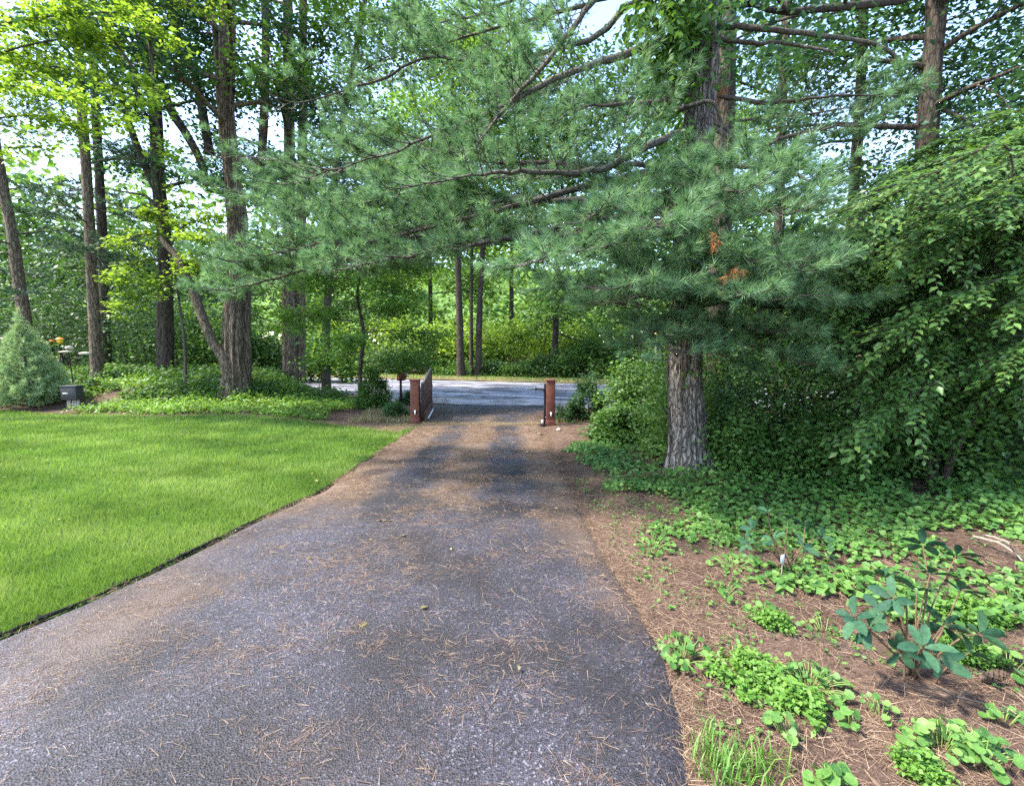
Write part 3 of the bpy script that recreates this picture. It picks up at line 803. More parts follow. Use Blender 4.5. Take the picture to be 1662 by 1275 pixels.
LIMBS = [  # (nodes as photo point and distance, radius at trunk, first foliage, spread)
 ([(1140,62,0),(1040,75,-.3),(930,110,-.5),(830,160,-.6),(720,212,-.6),(600,260,-.6),(480,300,-.5)], .055, .34, 1.0),
 ([(1150,-70,0),(1000,-30,-.2),(958,0,-.4),(883,99,-.6),(800,180,-.7),(746,233,-.8),(660,290,-.8)], .045, .4, 1.0),
 ([(1148,-30,0),(1037,0,.2),(951,68,.4),(814,110,.6),(704,106,.7),(600,150,.8),(500,175,.9),(440,190,.9)], .05, .42, 1.0),
 ([(1150,-100,0),(1050,-30,.2),(951,2,.3),(828,32,.4),(720,60,.6),(620,80,.7)], .05, .4, 1.1),
 ([(1134,205,0),(1054,235,-.5),(958,280,-1.0),(860,290,-1.3),(760,300,-1.5),(640,320,-1.5)], .05, .3, .9),
 ([(1130,285,0),(1034,288,-.3),(883,329,-.7),(753,351,-.9),(612,380,-.9),(480,400,-.7),(380,415,-.5)], .055, .38, .95),
 ([(1130,300,0),(950,360,-.7),(849,384,-1.0),(722,408,-1.2),(620,425,-1.2),(520,440,-1.0)], .04, .42, .85),
 ([(1122,370,0),(1060,385,-1.0),(1000,392,-1.7),(930,405,-2.2),(860,420,-2.5)], .04, .25, .75),
 ([(1120,400,0),(1080,420,-1.1),(1040,430,-1.9),(1000,440,-2.4)], .035, .3, .7),
 ([(1124,350,0),(1180,335,-1.0),(1230,335,-1.7),(1270,345,-2.2)], .04, .3, .75),
 ([(1120,420,0),(1180,428,-1.1),(1240,430,-1.8),(1300,440,-2.2)], .035, .3, .75),
 ([(1115,490,0),(1095,515,-.9),(1078,540,-1.5),(1062,556,-1.8)], .028, .4, .5),
 ([(1118,500,0),(1200,480,-1.0),(1270,478,-1.7),(1330,472,-2.0)], .035, .3, .7),
 ([(1126,270,0),(1040,300,-.9),(1000,325,-1.6),(950,350,-2.0)], .035, .3, .75),
 ([(1142,150,0),(1250,170,-.3),(1350,160,-.4),(1450,160,-.4)], .035, .3, .85),
 ([(1136,200,0),(1230,230,-.6),(1310,210,-.8),(1400,200,-.8)], .035, .35, .8),
 ([(1132,255,0),(1210,270,-1.0),(1280,280,-1.6),(1330,300,-1.8)], .035, .3, .8),
 ([(1126,330,0),(980,330,.1),(800,320,.3),(640,285,.5),(500,270,.8),(400,255,1.0),(335,255,1.1)], .05, .45, 1.0),
 ([(1124,350,0),(900,380,.1),(700,395,.3),(560,410,.5),(440,430,.7),(350,425,.9)], .05, .45, 1.0),
 ([(1138,150,0),(1040,165,-.6),(960,175,-1.0),(880,195,-1.2)], .03, .35, .8),
 ([(1120,550,0),(1180,585,-.5),(1225,605,-.8)], .02, .4, .5),
 ([(1126,310,0),(1100,330,-1.2),(1080,350,-2.1),(1065,365,-2.6)], .03, .35, .7),
 ([(1126,290,0),(1160,300,-1.2),(1190,310,-2.0)], .03, .35, .7),
 ([(1124,330,0),(860,330,-.2),(700,330,-.1),(560,340,.1),(450,350,.3)], .04, .5, .9),
 ([(1130,270,0),(900,265,.2),(760,260,.3),(620,235,.5),(540,240,.6)], .04, .4, 1.0),
 ([(1150,-40,0),(900,-20,1.0),(760,30,1.4),(660,40,1.8)], .04, .4, 1.1),
 ([(1120,440,0),(1150,455,-1.2),(1185,470,-2.0),(1220,480,-2.3)], .03, .35, .6),
 ([(1124,365,0),(860,385,0),(640,410,.1),(490,440,.2),(390,465,.3),(330,468,.4)], .04, .5, 1.1),
 ([(1126,310,0),(800,330,.3),(600,330,.6),(470,325,.8),(370,310,1.0)], .04, .5, 1.1),
 ([(1124,340,0),(820,370,-.3),(620,395,-.4),(500,410,-.3),(410,440,-.2)], .04, .5, 1.0),
 ([(1114,520,0),(1060,520,-.8),(1040,545,-1.4),(1030,570,-1.7)], .025, .35, .55),
 ([(1114,530,0),(1130,540,-1.0),(1120,565,-1.7),(1100,585,-2.0)], .025, .4, .5),
 ([(1116,480,0),(1010,470,-.6),(950,455,-1.2),(900,445,-1.6)], .03, .35, .7),
 ([(1118,510,0),(1190,530,-.9),(1250,545,-1.4),(1300,540,-1.6)], .028, .35, .65),
 ([(1118,480,0),(1230,490,-.8),(1330,500,-1.2),(1400,490,-1.3)], .03, .35, .75),
 ([(1118,520,0),(1200,550,-.9),(1260,575,-1.3),(1310,585,-1.4)], .026, .35, .6),
 ([(1120,450,0),(1230,440,-.3),(1330,400,-.5),(1410,390,-.5)], .03, .35, .8),
 ([(1116,460,0),(1060,470,-1.0),(1010,480,-1.6),(960,480,-1.9)], .028, .35, .6),
 ([(1120,470,0),(1200,455,-.5),(1290,440,-.8),(1360,430,-.9)], .03, .35, .75),
]
T = [[], []]
for nodes, r, st, spd in LIMBS:
    gw = Geo()
    pine_limb(gw, T, [at(a, b, PY+c) for a, b, c in nodes], r, rng, st*.85, spd*1.05, .066, .058, dense=(r < .041))
    gw.build("branch", M['bark_branch'] if r > .036 else M['twig'], pine, True)
# bare limbs
for nodes, r in [
 ([(1150,45,0),(1200,42,-.1),(1250,47,-.2),(1330,60,-.2),(1420,74,-.1),(1475,112,0)], .042),
 ([(1150,62,0),(1230,64,-.2),(1290,72,-.2),(1350,90,-.3)], .03),
 ([(1140,205,0),(1175,208,-.2),(1225,225,-.3),(1275,242,-.4)], .03),
 ([(1100,180,-.35),(1125,168,-.45),(1145,163,-.5),(1160,178,-.5),(1166,205,-.5),(1158,232,-.5),(1147,262,-.45)], .026),
 ([(1135,170,-.2),(1110,166,-.5),(1085,178,-.7)], .02),
 ([(1120,452,0),(1075,450,-.6),(1020,440,-.8)], .016),
 ([(1120,430,0),(1165,475,-.9),(1190,505,-1.1),(1225,525,-1.2),(1260,512,-1.2)], .014),
]:
    gw = Geo(); p = smooth_path([at(a, b, PY+c) for a, b, c in nodes], 26); p[1:] += np.cumsum(rng.normal(size=(25, 3))*.008, axis=0)
    tube(gw, p, np.linspace(r, r*.45, 26), 8, None, furrow(r*.15, 3, 4, 1)); gw.build("branch", M['bark_branch'], pine, True)
TP, TD = np.array(T[0]), np.array(T[1])
nz = .65*noise3(TP[:, 0]*1.9, TP[:, 1]*1.9, TP[:, 2]*3.4)+.35*noise3(TP[:, 0]*4.5, TP[:, 1]*4.5, TP[:, 2]*7)
thin = np.clip((TP[:, 2]-3.0)/3.0, 0, 1)*.07
k_ = nz > .37+thin
TP, TD = TP[k_], TD[k_]
print("main pine tufts", len(TP))
gc = Geo(); tufts(gc, TP, TD, .105*(.8+.4*rng.random(len(TP))), rng, TUFTS); gc.build("crown", M['pine'], pine)
for px, py, dy in [(1160,392,-2.0),(1190,447,-2.1),(1172,150,-.3)]:
    gd = Geo(); c = at(px, py, PY+dy); k = 9
    tufts(gd, c+rng.normal(size=(k, 3))*.03, rng.normal(size=(k, 3))*.5+[0, 0, -.8], .08, rng, TUFTS); gd.build("dead_sprig", M['needle_dead'], pine)
# vine climbing the trunk
vine = thing("climbing_vine", "leafy green vine climbing the upper trunk of the large pine", "vine", PB)
gs, gl = Geo(), Geo()
for k in range(4):
    th = np.linspace(0, 1.2, 120)*(1 if k % 2 else -1)+2.4+k*.5
    i = np.linspace(5, 260, 120).astype(int)
    p = tp[i]+np.stack([np.cos(th), np.sin(th), 0*th], -1)*(rad[i]+.012)[:, None]
    tube(gs, p, .009, 5, None, None, False)
gs.build("stem", M['twig'], vine, True)
C = []
for (a, b, rr, dz, n) in [(1108,20,.30,.3,20),(1095,60,.42,.3,24),(1075,90,.42,.25,18),(1085,40,.45,.3,18),(1112,120,.28,.2,10),(1070,15,.4,.3,16),(1100,-40,.4,.4,14),(1092,248,.2,.12,8),(1085,268,.2,.1,6),(1098,500,.16,.25,5),(1085,450,.16,.15,4),(1100,440,.1,.2,4),(1125,605,.05,.05,1)]:
    c = at(a, b, PY-.25)
    for q in range(n): C.append(c+rng.normal(size=3)*np.array([rr*.45, rr*.4, dz]))
leaf_cloud(gl, C, 17, .11, .11, .105, rng, LEAF4, .9, .5)
gl.build("foliage", M['leaf_mid'], vine)

# ------------------------------------------------------------------ left-hand trees on the bank
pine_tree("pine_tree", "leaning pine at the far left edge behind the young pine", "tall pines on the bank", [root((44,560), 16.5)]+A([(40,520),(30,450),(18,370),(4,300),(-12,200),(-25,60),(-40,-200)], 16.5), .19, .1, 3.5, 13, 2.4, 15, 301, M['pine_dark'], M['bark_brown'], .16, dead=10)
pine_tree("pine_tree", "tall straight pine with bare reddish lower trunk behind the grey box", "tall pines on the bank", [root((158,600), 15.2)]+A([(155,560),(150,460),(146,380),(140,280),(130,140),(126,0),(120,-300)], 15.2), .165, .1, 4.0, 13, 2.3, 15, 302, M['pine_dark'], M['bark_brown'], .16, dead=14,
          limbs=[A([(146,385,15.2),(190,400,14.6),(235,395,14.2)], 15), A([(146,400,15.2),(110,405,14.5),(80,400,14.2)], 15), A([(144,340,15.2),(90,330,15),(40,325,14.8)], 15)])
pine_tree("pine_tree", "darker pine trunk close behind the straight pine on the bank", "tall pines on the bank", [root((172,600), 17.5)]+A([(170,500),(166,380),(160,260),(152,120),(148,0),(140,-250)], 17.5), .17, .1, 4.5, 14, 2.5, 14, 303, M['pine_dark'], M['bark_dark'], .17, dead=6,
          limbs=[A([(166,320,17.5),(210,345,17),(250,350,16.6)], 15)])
deep = furrow(.035, 6, .9, 4)
broad_tree("maple_tree", "dark forked maple with a leaning side limb left of the shaggy trunk", "broadleaf trees on the bank",
    [root((268,610), 15.6)]+A([(268,560),(268,460),(266,380),(258,300),(254,200),(246,110),(238,30),(230,-60),(225,-250)], 15.6), .24, .12, 6.3, 3.0, 14, 12500, .165, M['leaf_blue'], M['bark_dark'], 311,
    stems=[(A([(262,330),(236,270),(214,215),(195,150),(175,110),(160,75)], 15.6), .13, .06), (A([(258,130),(278,180),(300,215),(325,260),(335,300)], 15.9), .15, .12), (A([(340,250),(330,190),(318,130),(296,85),(284,40),(270,-30)], 16.2), .15, .1),
           (A([(258,345),(240,320),(205,312),(165,305)], 15.5), .05, .02)], disp=deep, seg=40)
# shaggy trunk with the leaning live limb
SH = root((384,632), 13.9)
broad_tree("locust_tree", "thick shaggy barked tree with a leaning side limb at the lawn's far edge", "broadleaf trees on the bank",
    [SH]+A([(383,600),(381,550),(384,500),(388,470),(386,380),(376,290),(370,200),(370,100),(371,0),(372,-250)], 13.9), .33, .13, 6.6, 3.0, 13, 12000, .155, M['leaf_blue'], M['bark_brown'], 312,
    stems=[(A([(374,615),(362,580),(345,555),(330,520),(316,480),(303,448),(290,420),(272,400),(262,385)], 13.7), .17, .07), (A([(396,628),(398,580),(397,520),(400,460),(404,400)], 14.1), .2, .13), (A([(374,225),(358,180),(352,110),(348,40),(345,-40)], 13.9), .09, .06)],
    disp=furrow(.10, 5.5, .55, 9), seg=64)
broad_tree("oak_tree", "wide twin trunked oak standing beside the road behind the shaggy tree", "broadleaf trees on the bank",
    [root((470,608), 16.4)]+A([(470,560),(468,480),(468,400),(470,300),(470,200),(468,100),(466,0),(464,-250)], 16.4), .23, .12, 6.6, 3.2, 13, 12000, .165, M['leaf_mid'], M['bark_brown'], 313,
    stems=[(A([(486,612),(487,560),(486,480),(488,400),(490,300),(492,150),(492,0),(494,-200)], 16.7), .22, .12), (A([(416,330),(425,250),(430,150),(431,60),(430,-60)], 16.6), .15, .12)], disp=deep, seg=40)
broad_tree("slender_tree", "slender leaning tree rising behind the pine boughs over the drive", None,
    [root((528,600), 18.0)]+A([(530,520),(536,420),(543,290),(558,190),(576,90),(592,0),(600,-100)], 18.0), .16, .09, 6.0, 2.8, 12, 12000, .15, M['leaf_mid'], M['bark_dark'], 314)
# bright leaves: spray tree on the leaning limb and the overhanging tree at the left edge
rng = np.random.default_rng(401)
def spray_tree(name, label, base_pts, r0, sprays, nleaf, size, leafm, barkm, seed, Y, group=None):
    rng = np.random.default_rng(seed)
    t = thing(name, label, "tree", base_pts[0], group)
    g = Geo(); tube(g, smooth_path(base_pts, 60), np.linspace(r0, r0*.35, 60), 14, None, furrow(r0*.1, 4, 1, seed)); g.build("trunk", barkm, t, True)
    gb, gl = Geo(), Geo(); C = []
    for s in sprays:
        p = smooth_path([at(a, b, c) for a, b, c in s], 14); tube(gb, p, np.linspace(.035, .006, 14), 5, None, None, False)
        L = np.linalg.norm(np.diff(p, axis=0), axis=1).sum()
        for q in range(int(L*5)):
            f = .25+.75*rng.random(); k = f*13; a = int(min(12, k)); c = p[a]+(p[a+1]-p[a])*(k-a)
            d = nrm(p[min(13, a+1)]-p[a])*.6+nrm(rng.normal(size=3)*[1, 1, .35])*.9; l = .2+.45*rng.random()
            e = c+nrm(d)*l-np.array([0, 0, .08*l]); tube(gb, np.array([c, (c+e)/2+[0, 0, .02], e]), [.008, .005, .003], 3, None, None, False)
            C += [c+(e-c)*w for w in (.5, .8, 1.0)]
    gb.build("branches", barkm, t, True)
    leaf_cloud(gl, C, max(1, nleaf//len(C)), .13, .045, size, rng, LEAF2, .4, .15); gl.build("crown", leafm, t)
    return t
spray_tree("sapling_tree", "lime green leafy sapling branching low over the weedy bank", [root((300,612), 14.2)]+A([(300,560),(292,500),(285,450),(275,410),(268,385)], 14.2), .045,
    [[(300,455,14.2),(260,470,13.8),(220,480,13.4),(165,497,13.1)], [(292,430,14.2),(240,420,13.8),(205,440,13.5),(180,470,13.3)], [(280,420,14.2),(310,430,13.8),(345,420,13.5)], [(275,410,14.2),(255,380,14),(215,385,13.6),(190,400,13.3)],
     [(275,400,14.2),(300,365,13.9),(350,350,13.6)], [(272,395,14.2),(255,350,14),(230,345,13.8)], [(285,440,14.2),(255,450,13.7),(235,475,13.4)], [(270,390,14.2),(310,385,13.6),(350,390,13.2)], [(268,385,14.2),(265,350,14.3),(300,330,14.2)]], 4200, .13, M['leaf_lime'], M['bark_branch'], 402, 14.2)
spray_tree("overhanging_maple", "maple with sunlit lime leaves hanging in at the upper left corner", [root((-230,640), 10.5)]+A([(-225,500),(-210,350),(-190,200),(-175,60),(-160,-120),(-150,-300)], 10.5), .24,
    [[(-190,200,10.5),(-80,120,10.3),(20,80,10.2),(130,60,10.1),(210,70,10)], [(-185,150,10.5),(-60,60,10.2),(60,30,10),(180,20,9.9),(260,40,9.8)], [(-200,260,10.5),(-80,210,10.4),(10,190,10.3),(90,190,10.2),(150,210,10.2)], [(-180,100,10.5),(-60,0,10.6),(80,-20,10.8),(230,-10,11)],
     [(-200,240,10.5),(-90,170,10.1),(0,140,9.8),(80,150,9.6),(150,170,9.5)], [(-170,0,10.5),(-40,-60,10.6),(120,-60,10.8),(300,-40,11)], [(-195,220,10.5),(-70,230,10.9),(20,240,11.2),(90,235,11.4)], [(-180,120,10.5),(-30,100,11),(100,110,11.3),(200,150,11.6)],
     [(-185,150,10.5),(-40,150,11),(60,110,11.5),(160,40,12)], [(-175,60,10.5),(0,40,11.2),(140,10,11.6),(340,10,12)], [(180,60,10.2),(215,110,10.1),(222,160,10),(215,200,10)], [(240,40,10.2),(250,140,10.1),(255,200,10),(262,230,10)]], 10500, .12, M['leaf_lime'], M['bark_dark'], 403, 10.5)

# ------------------------------------------------------------------ trees behind the right-hand shrubs
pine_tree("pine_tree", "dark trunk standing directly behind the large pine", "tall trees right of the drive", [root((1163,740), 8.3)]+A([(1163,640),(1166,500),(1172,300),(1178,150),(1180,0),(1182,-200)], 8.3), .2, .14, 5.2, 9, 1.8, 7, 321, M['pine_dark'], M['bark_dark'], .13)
broad_tree("cherry_tree", "thin dark tree in the gap right of the large pine's trunk", "tall trees right of the drive", [root((1262,640), 11)]+A([(1264,500),(1265,380),(1266,280),(1268,180),(1275,60),(1280,-100)], 11), .13, .09, 4.9, 2.0, 10, 5000, .12, M['leaf_dark'], M['bark_dark'], 322, gap=.75)
broad_tree("forked_tree", "dark leaning tree standing before the white sky gap on the right", "tall trees right of the drive", [root((1378,640), 11.5)]+A([(1380,500),(1382,400),(1385,320),(1392,220),(1398,120),(1402,0),(1405,-120)], 11.5), .14, .1, 5.6, 2.2, 11, 6500, .12, M['leaf_dark'], M['bark_dark'], 323, sub=4,
    extra=[(A([(1392,230),(1430,190),(1470,150),(1500,110)], 11.4), .05)], gap=.65)
broad_tree("tulip_tree", "thick straight tree with purple grey trunk near the right edge", "tall trees right of the drive", [root((1496,640), 9)]+A([(1497,500),(1500,380),(1502,300),(1506,200),(1513,100),(1520,0),(1526,-140)], 9), .19, .15, 5.0, 2.3, 12, 9000, .115, M['leaf_blue'], M['bark_dark'], 324,
    extra=[(A([(1522,-20,9),(1480,-4,8.2),(1400,8,7.4),(1330,14,6.9),(1268,20,6.6),(1215,4,6.4)], 9), .075, .03), (A([(1506,170,9),(1560,190,8.6),(1600,225,8.2),(1640,250,8)], 9), .04)], gap=.8)
broad_tree("leafy_maple", "dark leafed maple filling the upper right corner", "tall trees right of the drive", [root((1760,640), 9.5)]+A([(1755,500),(1745,300),(1735,150),(1730,0),(1725,-200)], 9.5), .2, .1, 4.6, 2.6, 14, 14000, .115, M['leaf_blue'], M['bark_dark'], 325)
# ------------------------------------------------------------------ woodland across the road and behind the bank
FAR = [ # name, label, photo x of the trunk, Y, trunk radius, height, first limb, radius, leaves, leaf size, material, lean
 ("woodland_tree", "dark slim trunk straight ahead across the road, left of the paired stems", 748, 26.5, .23, 19, 13, 3.0, 9000, .20, 'leaf_wood', -.3),
 ("woodland_tree", "right twin of the dark paired stems across the road", 776, 26.8, .2, 19, 13, 2.6, 6500, .20, 'leaf_wood', .7),
 ("woodland_tree", "thin left stem of the dark pair across the road", 765, 27.2, .12, 18, 13, 2.4, 4000, .20, 'leaf_wood', .15),
 ("woodland_tree", "leafy tree across the road above the right gate post", 900, 28, .2, 16, 3.2, 5.0, 16000, .20, 'leaf_mid', .4),
 ("woodland_tree", "leaning tree across the road beside the large pine's trunk", 1036, 25.5, .22, 15, 4.5, 4.2, 12000, .19, 'leaf_dark', -1.2),
 ("woodland_tree", "dense tree across the road behind the large pine", 1130, 30, .25, 18, 3.5, 5.0, 14000, .22, 'leaf_wood', 0),
 ("woodland_tree", "tree across the road above the mailbox", 640, 40, .25, 18, 7.0, 5.0, 11000, .22, 'leaf_wood', .2),
 ("woodland_tree", "leafy tree at the road bend behind the twin oak", 540, 39, .25, 14, 3.5, 5.0, 10000, .22, 'leaf_dark', .2),
 ("woodland_tree", "tall tree deep in the wood behind the paired stems", 830, 40, .25, 19, 8.5, 6.0, 11000, .27, 'leaf_wood', 0),
 ("woodland_tree", "tall tree deep in the wood left of the paired stems", 700, 42, .25, 19, 8.5, 6.0, 11000, .27, 'leaf_wood', 0),
 ("woodland_tree", "tree far back on the left seen between the bank trees", 330, 36, .25, 10, 3.0, 5.0, 9000, .26, 'leaf_dark', 0),
 ("woodland_tree", "tree far back on the left behind the straight pine", 110, 30, .2, 8.5, 2.0, 4.5, 9000, .24, 'leaf_dark', 0),
 ("woodland_tree", "tree far back at the left edge behind the leaning pine", -20, 28, .2, 8.5, 2.0, 4.5, 8000, .24, 'leaf_dark', 0),
 ("woodland_tree", "tree far back behind the forked maple", 235, 27, .2, 7.5, 2.0, 4.0, 10000, .22, 'leaf_dark', 0),
 ("woodland_tree", "tree far back behind the right shrubs' left shoulder", 1250, 24, .2, 6.5, 2.0, 4.0, 11000, .2, 'leaf_dark', 0),
 ("woodland_tree", "tree far back behind the dark leaning tree on the right", 1430, 22, .2, 5.5, 1.6, 3.6, 8000, .2, 'leaf_dark', 0),
 ("woodland_tree", "tree far back behind the shrubs at the right edge", 1620, 20, .2, 9, 1.6, 3.8, 10000, .19, 'leaf_dark', 0),
]
for k, (nm, lab, px, Y, r, h, z0, R, n, s, mt, lean) in enumerate(FAR):
    x = (px-CX)/F_PX*Y/math.cos(PITCH)*.996; zb = float(H(x, Y))
    pts = [(x, Y, zb-.1), (x+lean*.15, Y, zb+.2*h), (x+lean*.6, Y+.2, zb+.5*h), (x+lean, Y, zb+.75*h), (x+lean*1.3, Y, zb+.98*h)]
    broad_tree(nm, lab, "trees of the wood behind", pts, r, .05, zb+z0*.62, R, 18, int(n*1.0), s*1.2, M[mt], M['bark_dark'], 500+k, sx=.65, sz=.32, sub=6, elev=(-.05, .8))
rng = np.random.default_rng(600)
# shrubs along the far verge
HED = [(-14.5,1.9,1.6,'leaf_dark'),(-11.6,2.0,1.5,'leaf_dark'),(-8.7,2.0,2.0,'leaf_dark'),(-6.2,1.5,1.0,'leaf_mid'),(-4.2,1.3,.85,'leaf_dark'),(-2.2,1.3,.8,'leaf_mid'),(-.4,1.4,1.0,'leaf_dark'),(1.4,1.5,1.8,'leaf_mid'),(3.3,1.6,2.0,'leaf_mid'),(5.4,1.5,1.9,'leaf_dark'),(7.4,1.6,1.7,'leaf_dark'),(9.6,1.8,2.0,'leaf_dark')]
where = ["far left of the row", "behind the twin oak", "left of the mailbox", "behind the mailbox", "behind the gate leaf", "just right of the gate leaf", "below the paired stems", "right of the paired stems", "left of the right gate post", "behind the right gate post", "right of the right gate post", "beside the large pine's trunk"]
for k, (u, rx, h, mt) in enumerate(HED):
    p = road_pt(u, ROAD_FAR+2.4+.4*rng.random(), 0)
    shrub("verge_shrub", "dense shrub across the road, "+where[k], "shrubs along the far verge", p[0], p[1], rx, 1.1, h, 4200, .16, M[mt], 610+k, 40, .26)
# sunlit growth behind them
LIM = [(-12,33,3.0),(-8,35,3.6),(-5.0,30.5,2.9),(-2.9,30,2.7),(-.6,31,3.0),(3.0,34,3.4),(6,33,3.0),(-13,22.5,2.6),(-9.5,23.5,2.2),(-16.5,25,3.2)]
lw = ["at the far left", "behind the road bend", "above the gate leaf", "left of the dark stems", "between the dark stems", "right of the dark stems", "above the right gate post", "between the shaggy tree and the sapling", "between the shaggy tree and the twin oak", "behind the forked maple"]
for k, (x, Y, h) in enumerate(LIM):
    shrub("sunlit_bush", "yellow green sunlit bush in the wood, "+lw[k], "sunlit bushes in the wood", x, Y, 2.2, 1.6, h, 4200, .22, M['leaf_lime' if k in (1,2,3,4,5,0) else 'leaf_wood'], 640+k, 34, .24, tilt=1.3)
# bushes behind the bank trees
BK = [(-20,17.5,2.0,3.2),(-17.2,18.6,2.2,3.4),(-14.2,18.2,2.2,3.0),(-12.2,17.6,1.6,2.4),(-10.4,17.8,1.5,2.1),(-9.2,18.2,1.0,1.7),(-22.5,21,3,4.5),(-16,22,3,4.2),(-18,15.6,1.2,1.4)]
bw = ["at the left edge", "behind the straight pine", "behind the forked maple", "just left of the shaggy tree", "behind the shaggy tree", "behind the twin oak on the bank", "tallest at the left edge", "tallest behind the straight pine", "low beside the young pine"]
for k, (x, Y, rx, h) in enumerate(BK):
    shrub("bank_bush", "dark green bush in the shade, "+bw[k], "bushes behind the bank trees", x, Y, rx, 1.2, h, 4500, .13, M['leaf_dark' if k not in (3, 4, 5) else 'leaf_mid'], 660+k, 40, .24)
# small tree left of the gate, low shrubs there
broad_tree("dogwood_tree", "small spreading dogwood left of the gate before the road", None, [root((585,640), 13.2)]+A([(585,600),(590,540),(580,480),(590,420),(600,370)], 13.2), .07, .025, 1.15, 1.75, 17, 19000, .11, M['leaf_wood'], M['bark_dark'], 331, elev=(.05, .5), sx=.22, sz=.1)
shrub("boxwood_bush", "round dark boxwood bush left of the left gate post", "boxwoods at the gate", gnd(608,668)[0], gnd(608,668)[1], .46, .44, .92, 7500, .055, M['leaf_mid'], 341, 90, .12, .12)
shrub("boxwood_bush", "small low boxwood tucked against the left gate post", "boxwoods at the gate", gnd(640,680)[0], gnd(640,680)[1], .27, .26, .34, 2600, .05, M['leaf_dark'], 342, 50, .14)
shrub("boxwood_bush", "tall pointed dark bush right of the right gate post", "boxwoods at the gate", gnd(953,682)[0], gnd(953,682)[1], .42, .4, .95, 6000, .055, M['leaf_dark'], 343, 80, .12, .15)
shrub("boxwood_bush", "low round dark bush between right gate post and pointed bush", "boxwoods at the gate", gnd(926,684)[0], gnd(926,684)[1], .34, .32, .46, 3600, .05, M['leaf_dark'], 344, 60, .13)
shrub("boxwood_bush", "small dark bush by the road behind the mailbox post", "boxwoods at the gate", gnd(664,655)[0], gnd(664,655)[1]-.2, .3, .3, .4, 2000, .055, M['leaf_dark'], 345, 40, .14)
shrub("azalea_shrub", "light leafed shrub at the foot of the large pine, gate side", "shrubs near the large pine", gnd(1000,722)[0], gnd(1000,722)[1], .5, .5, .62, 4200, .075, M['leaf_mid'], 346, 60, .14)
shrub("azalea_shrub", "taller leafy shrub left of the large pine's trunk", "shrubs near the large pine", gnd(1052,716)[0], gnd(1052,716)[1]+.5, .75, .7, 1.25, 6500, .075, M['shrub'], 347, 70, .14)
shrub("azalea_shrub", "leafy shrub by the road behind the pointed bush", "shrubs near the large pine", 3.2, 11.6, .9, .7, .95, 5000, .08, M['leaf_mid'], 348, 60, .16)
shrub("azalea_shrub", "broad dark shrub right behind the large pine's trunk", "shrubs near the large pine", 4.3, 10.4, 1.2, .9, 1.7, 6500, .09, M['leaf_dark'], 349, 60, .16)

# wooded hill that closes the view behind the far-off wood
M['hill'] = plain_mat("hill_foliage", (.10,.17,.045), .95, 0, .55, .9, .0, .05)
xs = np.linspace(-260, 260, 300); ys_ = np.linspace(82, 150, 44)
g = Geo(); g.add(*sheet(xs, ys_, lambda X, Y: 2+(13+5*noise2(X*.02, 4.4))*sm(80, 112, Y)+3.2*noise3(X*.35, Y*.35, 2.2)+1.6*noise3(X*.9, Y*.9, 5.2)))
g.build("hill", M['hill'], None, False, kind="structure")
# far-off wood that reads as one mass
rng = np.random.default_rng(700)
gl = Geo(); C = []
for k in range(2200):
    a = rng.random(); ang = -1.05+2.1*a; d = 52+22*rng.random()
    x, y = math.sin(ang)*d, math.cos(ang)*d
    top = 13+6*noise2(a*16, 1.5)+4*noise2(a*40, 2.5)
    if ang > .42: top *= .72
    C.append((x, y, float(H(x, y))+top*rng.random()**1.5))
leaf_cloud(gl, C, 22, 1.4, .8, .8, rng, LEAF2, .8)
gl.build("distant_wood", M['leaf_wood'], None, False, kind="stuff", label="far woodland seen between the trunks as a pale green mass", category="wood")

# weeds on the bank
n = 10500
x = -20+17.5*rng.random(n); y = lawn_far(x)+.25+4.2*rng.random(n)**1.1
w = fbm2(x*.8, y*.8, 12)
hcap = 1-.75*sm(-7.5, -5.5, x)*sm(12.4, 13.4, y)
m = (w > .36) & (road_uv(x, y)[1] < -1.6) & (x < xl(np.clip(y, 0, 13))-.5) & ~((np.abs(x+3.4) < .9) & (y < 11.2)) & ~((x < -11) & (x > -13.6) & (y < 13.4)) & ~((x > -4.4) & (y > 10.4) & (y < 12.6))
P = np.stack([x[m], y[m], H(x[m], y[m])], -1)
hh = (.05+.28*rng.random(len(P))*sm(.3, .7, w[m])*(.4+.9*sm(.4, 1.8, P[:, 1]-lawn_far(P[:, 0]))))*hcap[m]
C = P.copy(); C[:, 2] += hh
gl = Geo(); leaf_cloud(gl, C, 5, .09, .05, .09, rng, LEAF2, .6); gl.build("bank_weeds", M['bank'], None, False, kind="stuff", label="bright green weeds covering the bank beyond the lawn", category="weeds")
n = 9000
x = -20+16*rng.random(n); y = 13.2+3.4*rng.random(n); w = fbm2(x*.7, y*.7, 15)-.3*sm(-8.2, -6.8, x)
m = (w > .42) & (road_uv(x, y)[1] < -1.4)
C = np.stack([x[m], y[m], H(x[m], y[m])+.04+.26*rng.random(m.sum())], -1)
gl = Geo(); leaf_cloud(gl, C, 4, .12, .08, .12, rng, LEAF2, .6); gl.build("bank_undergrowth", M['leaf_mid'], None, False, kind="stuff", label="mid green undergrowth around the trunks on the bank", category="undergrowth")
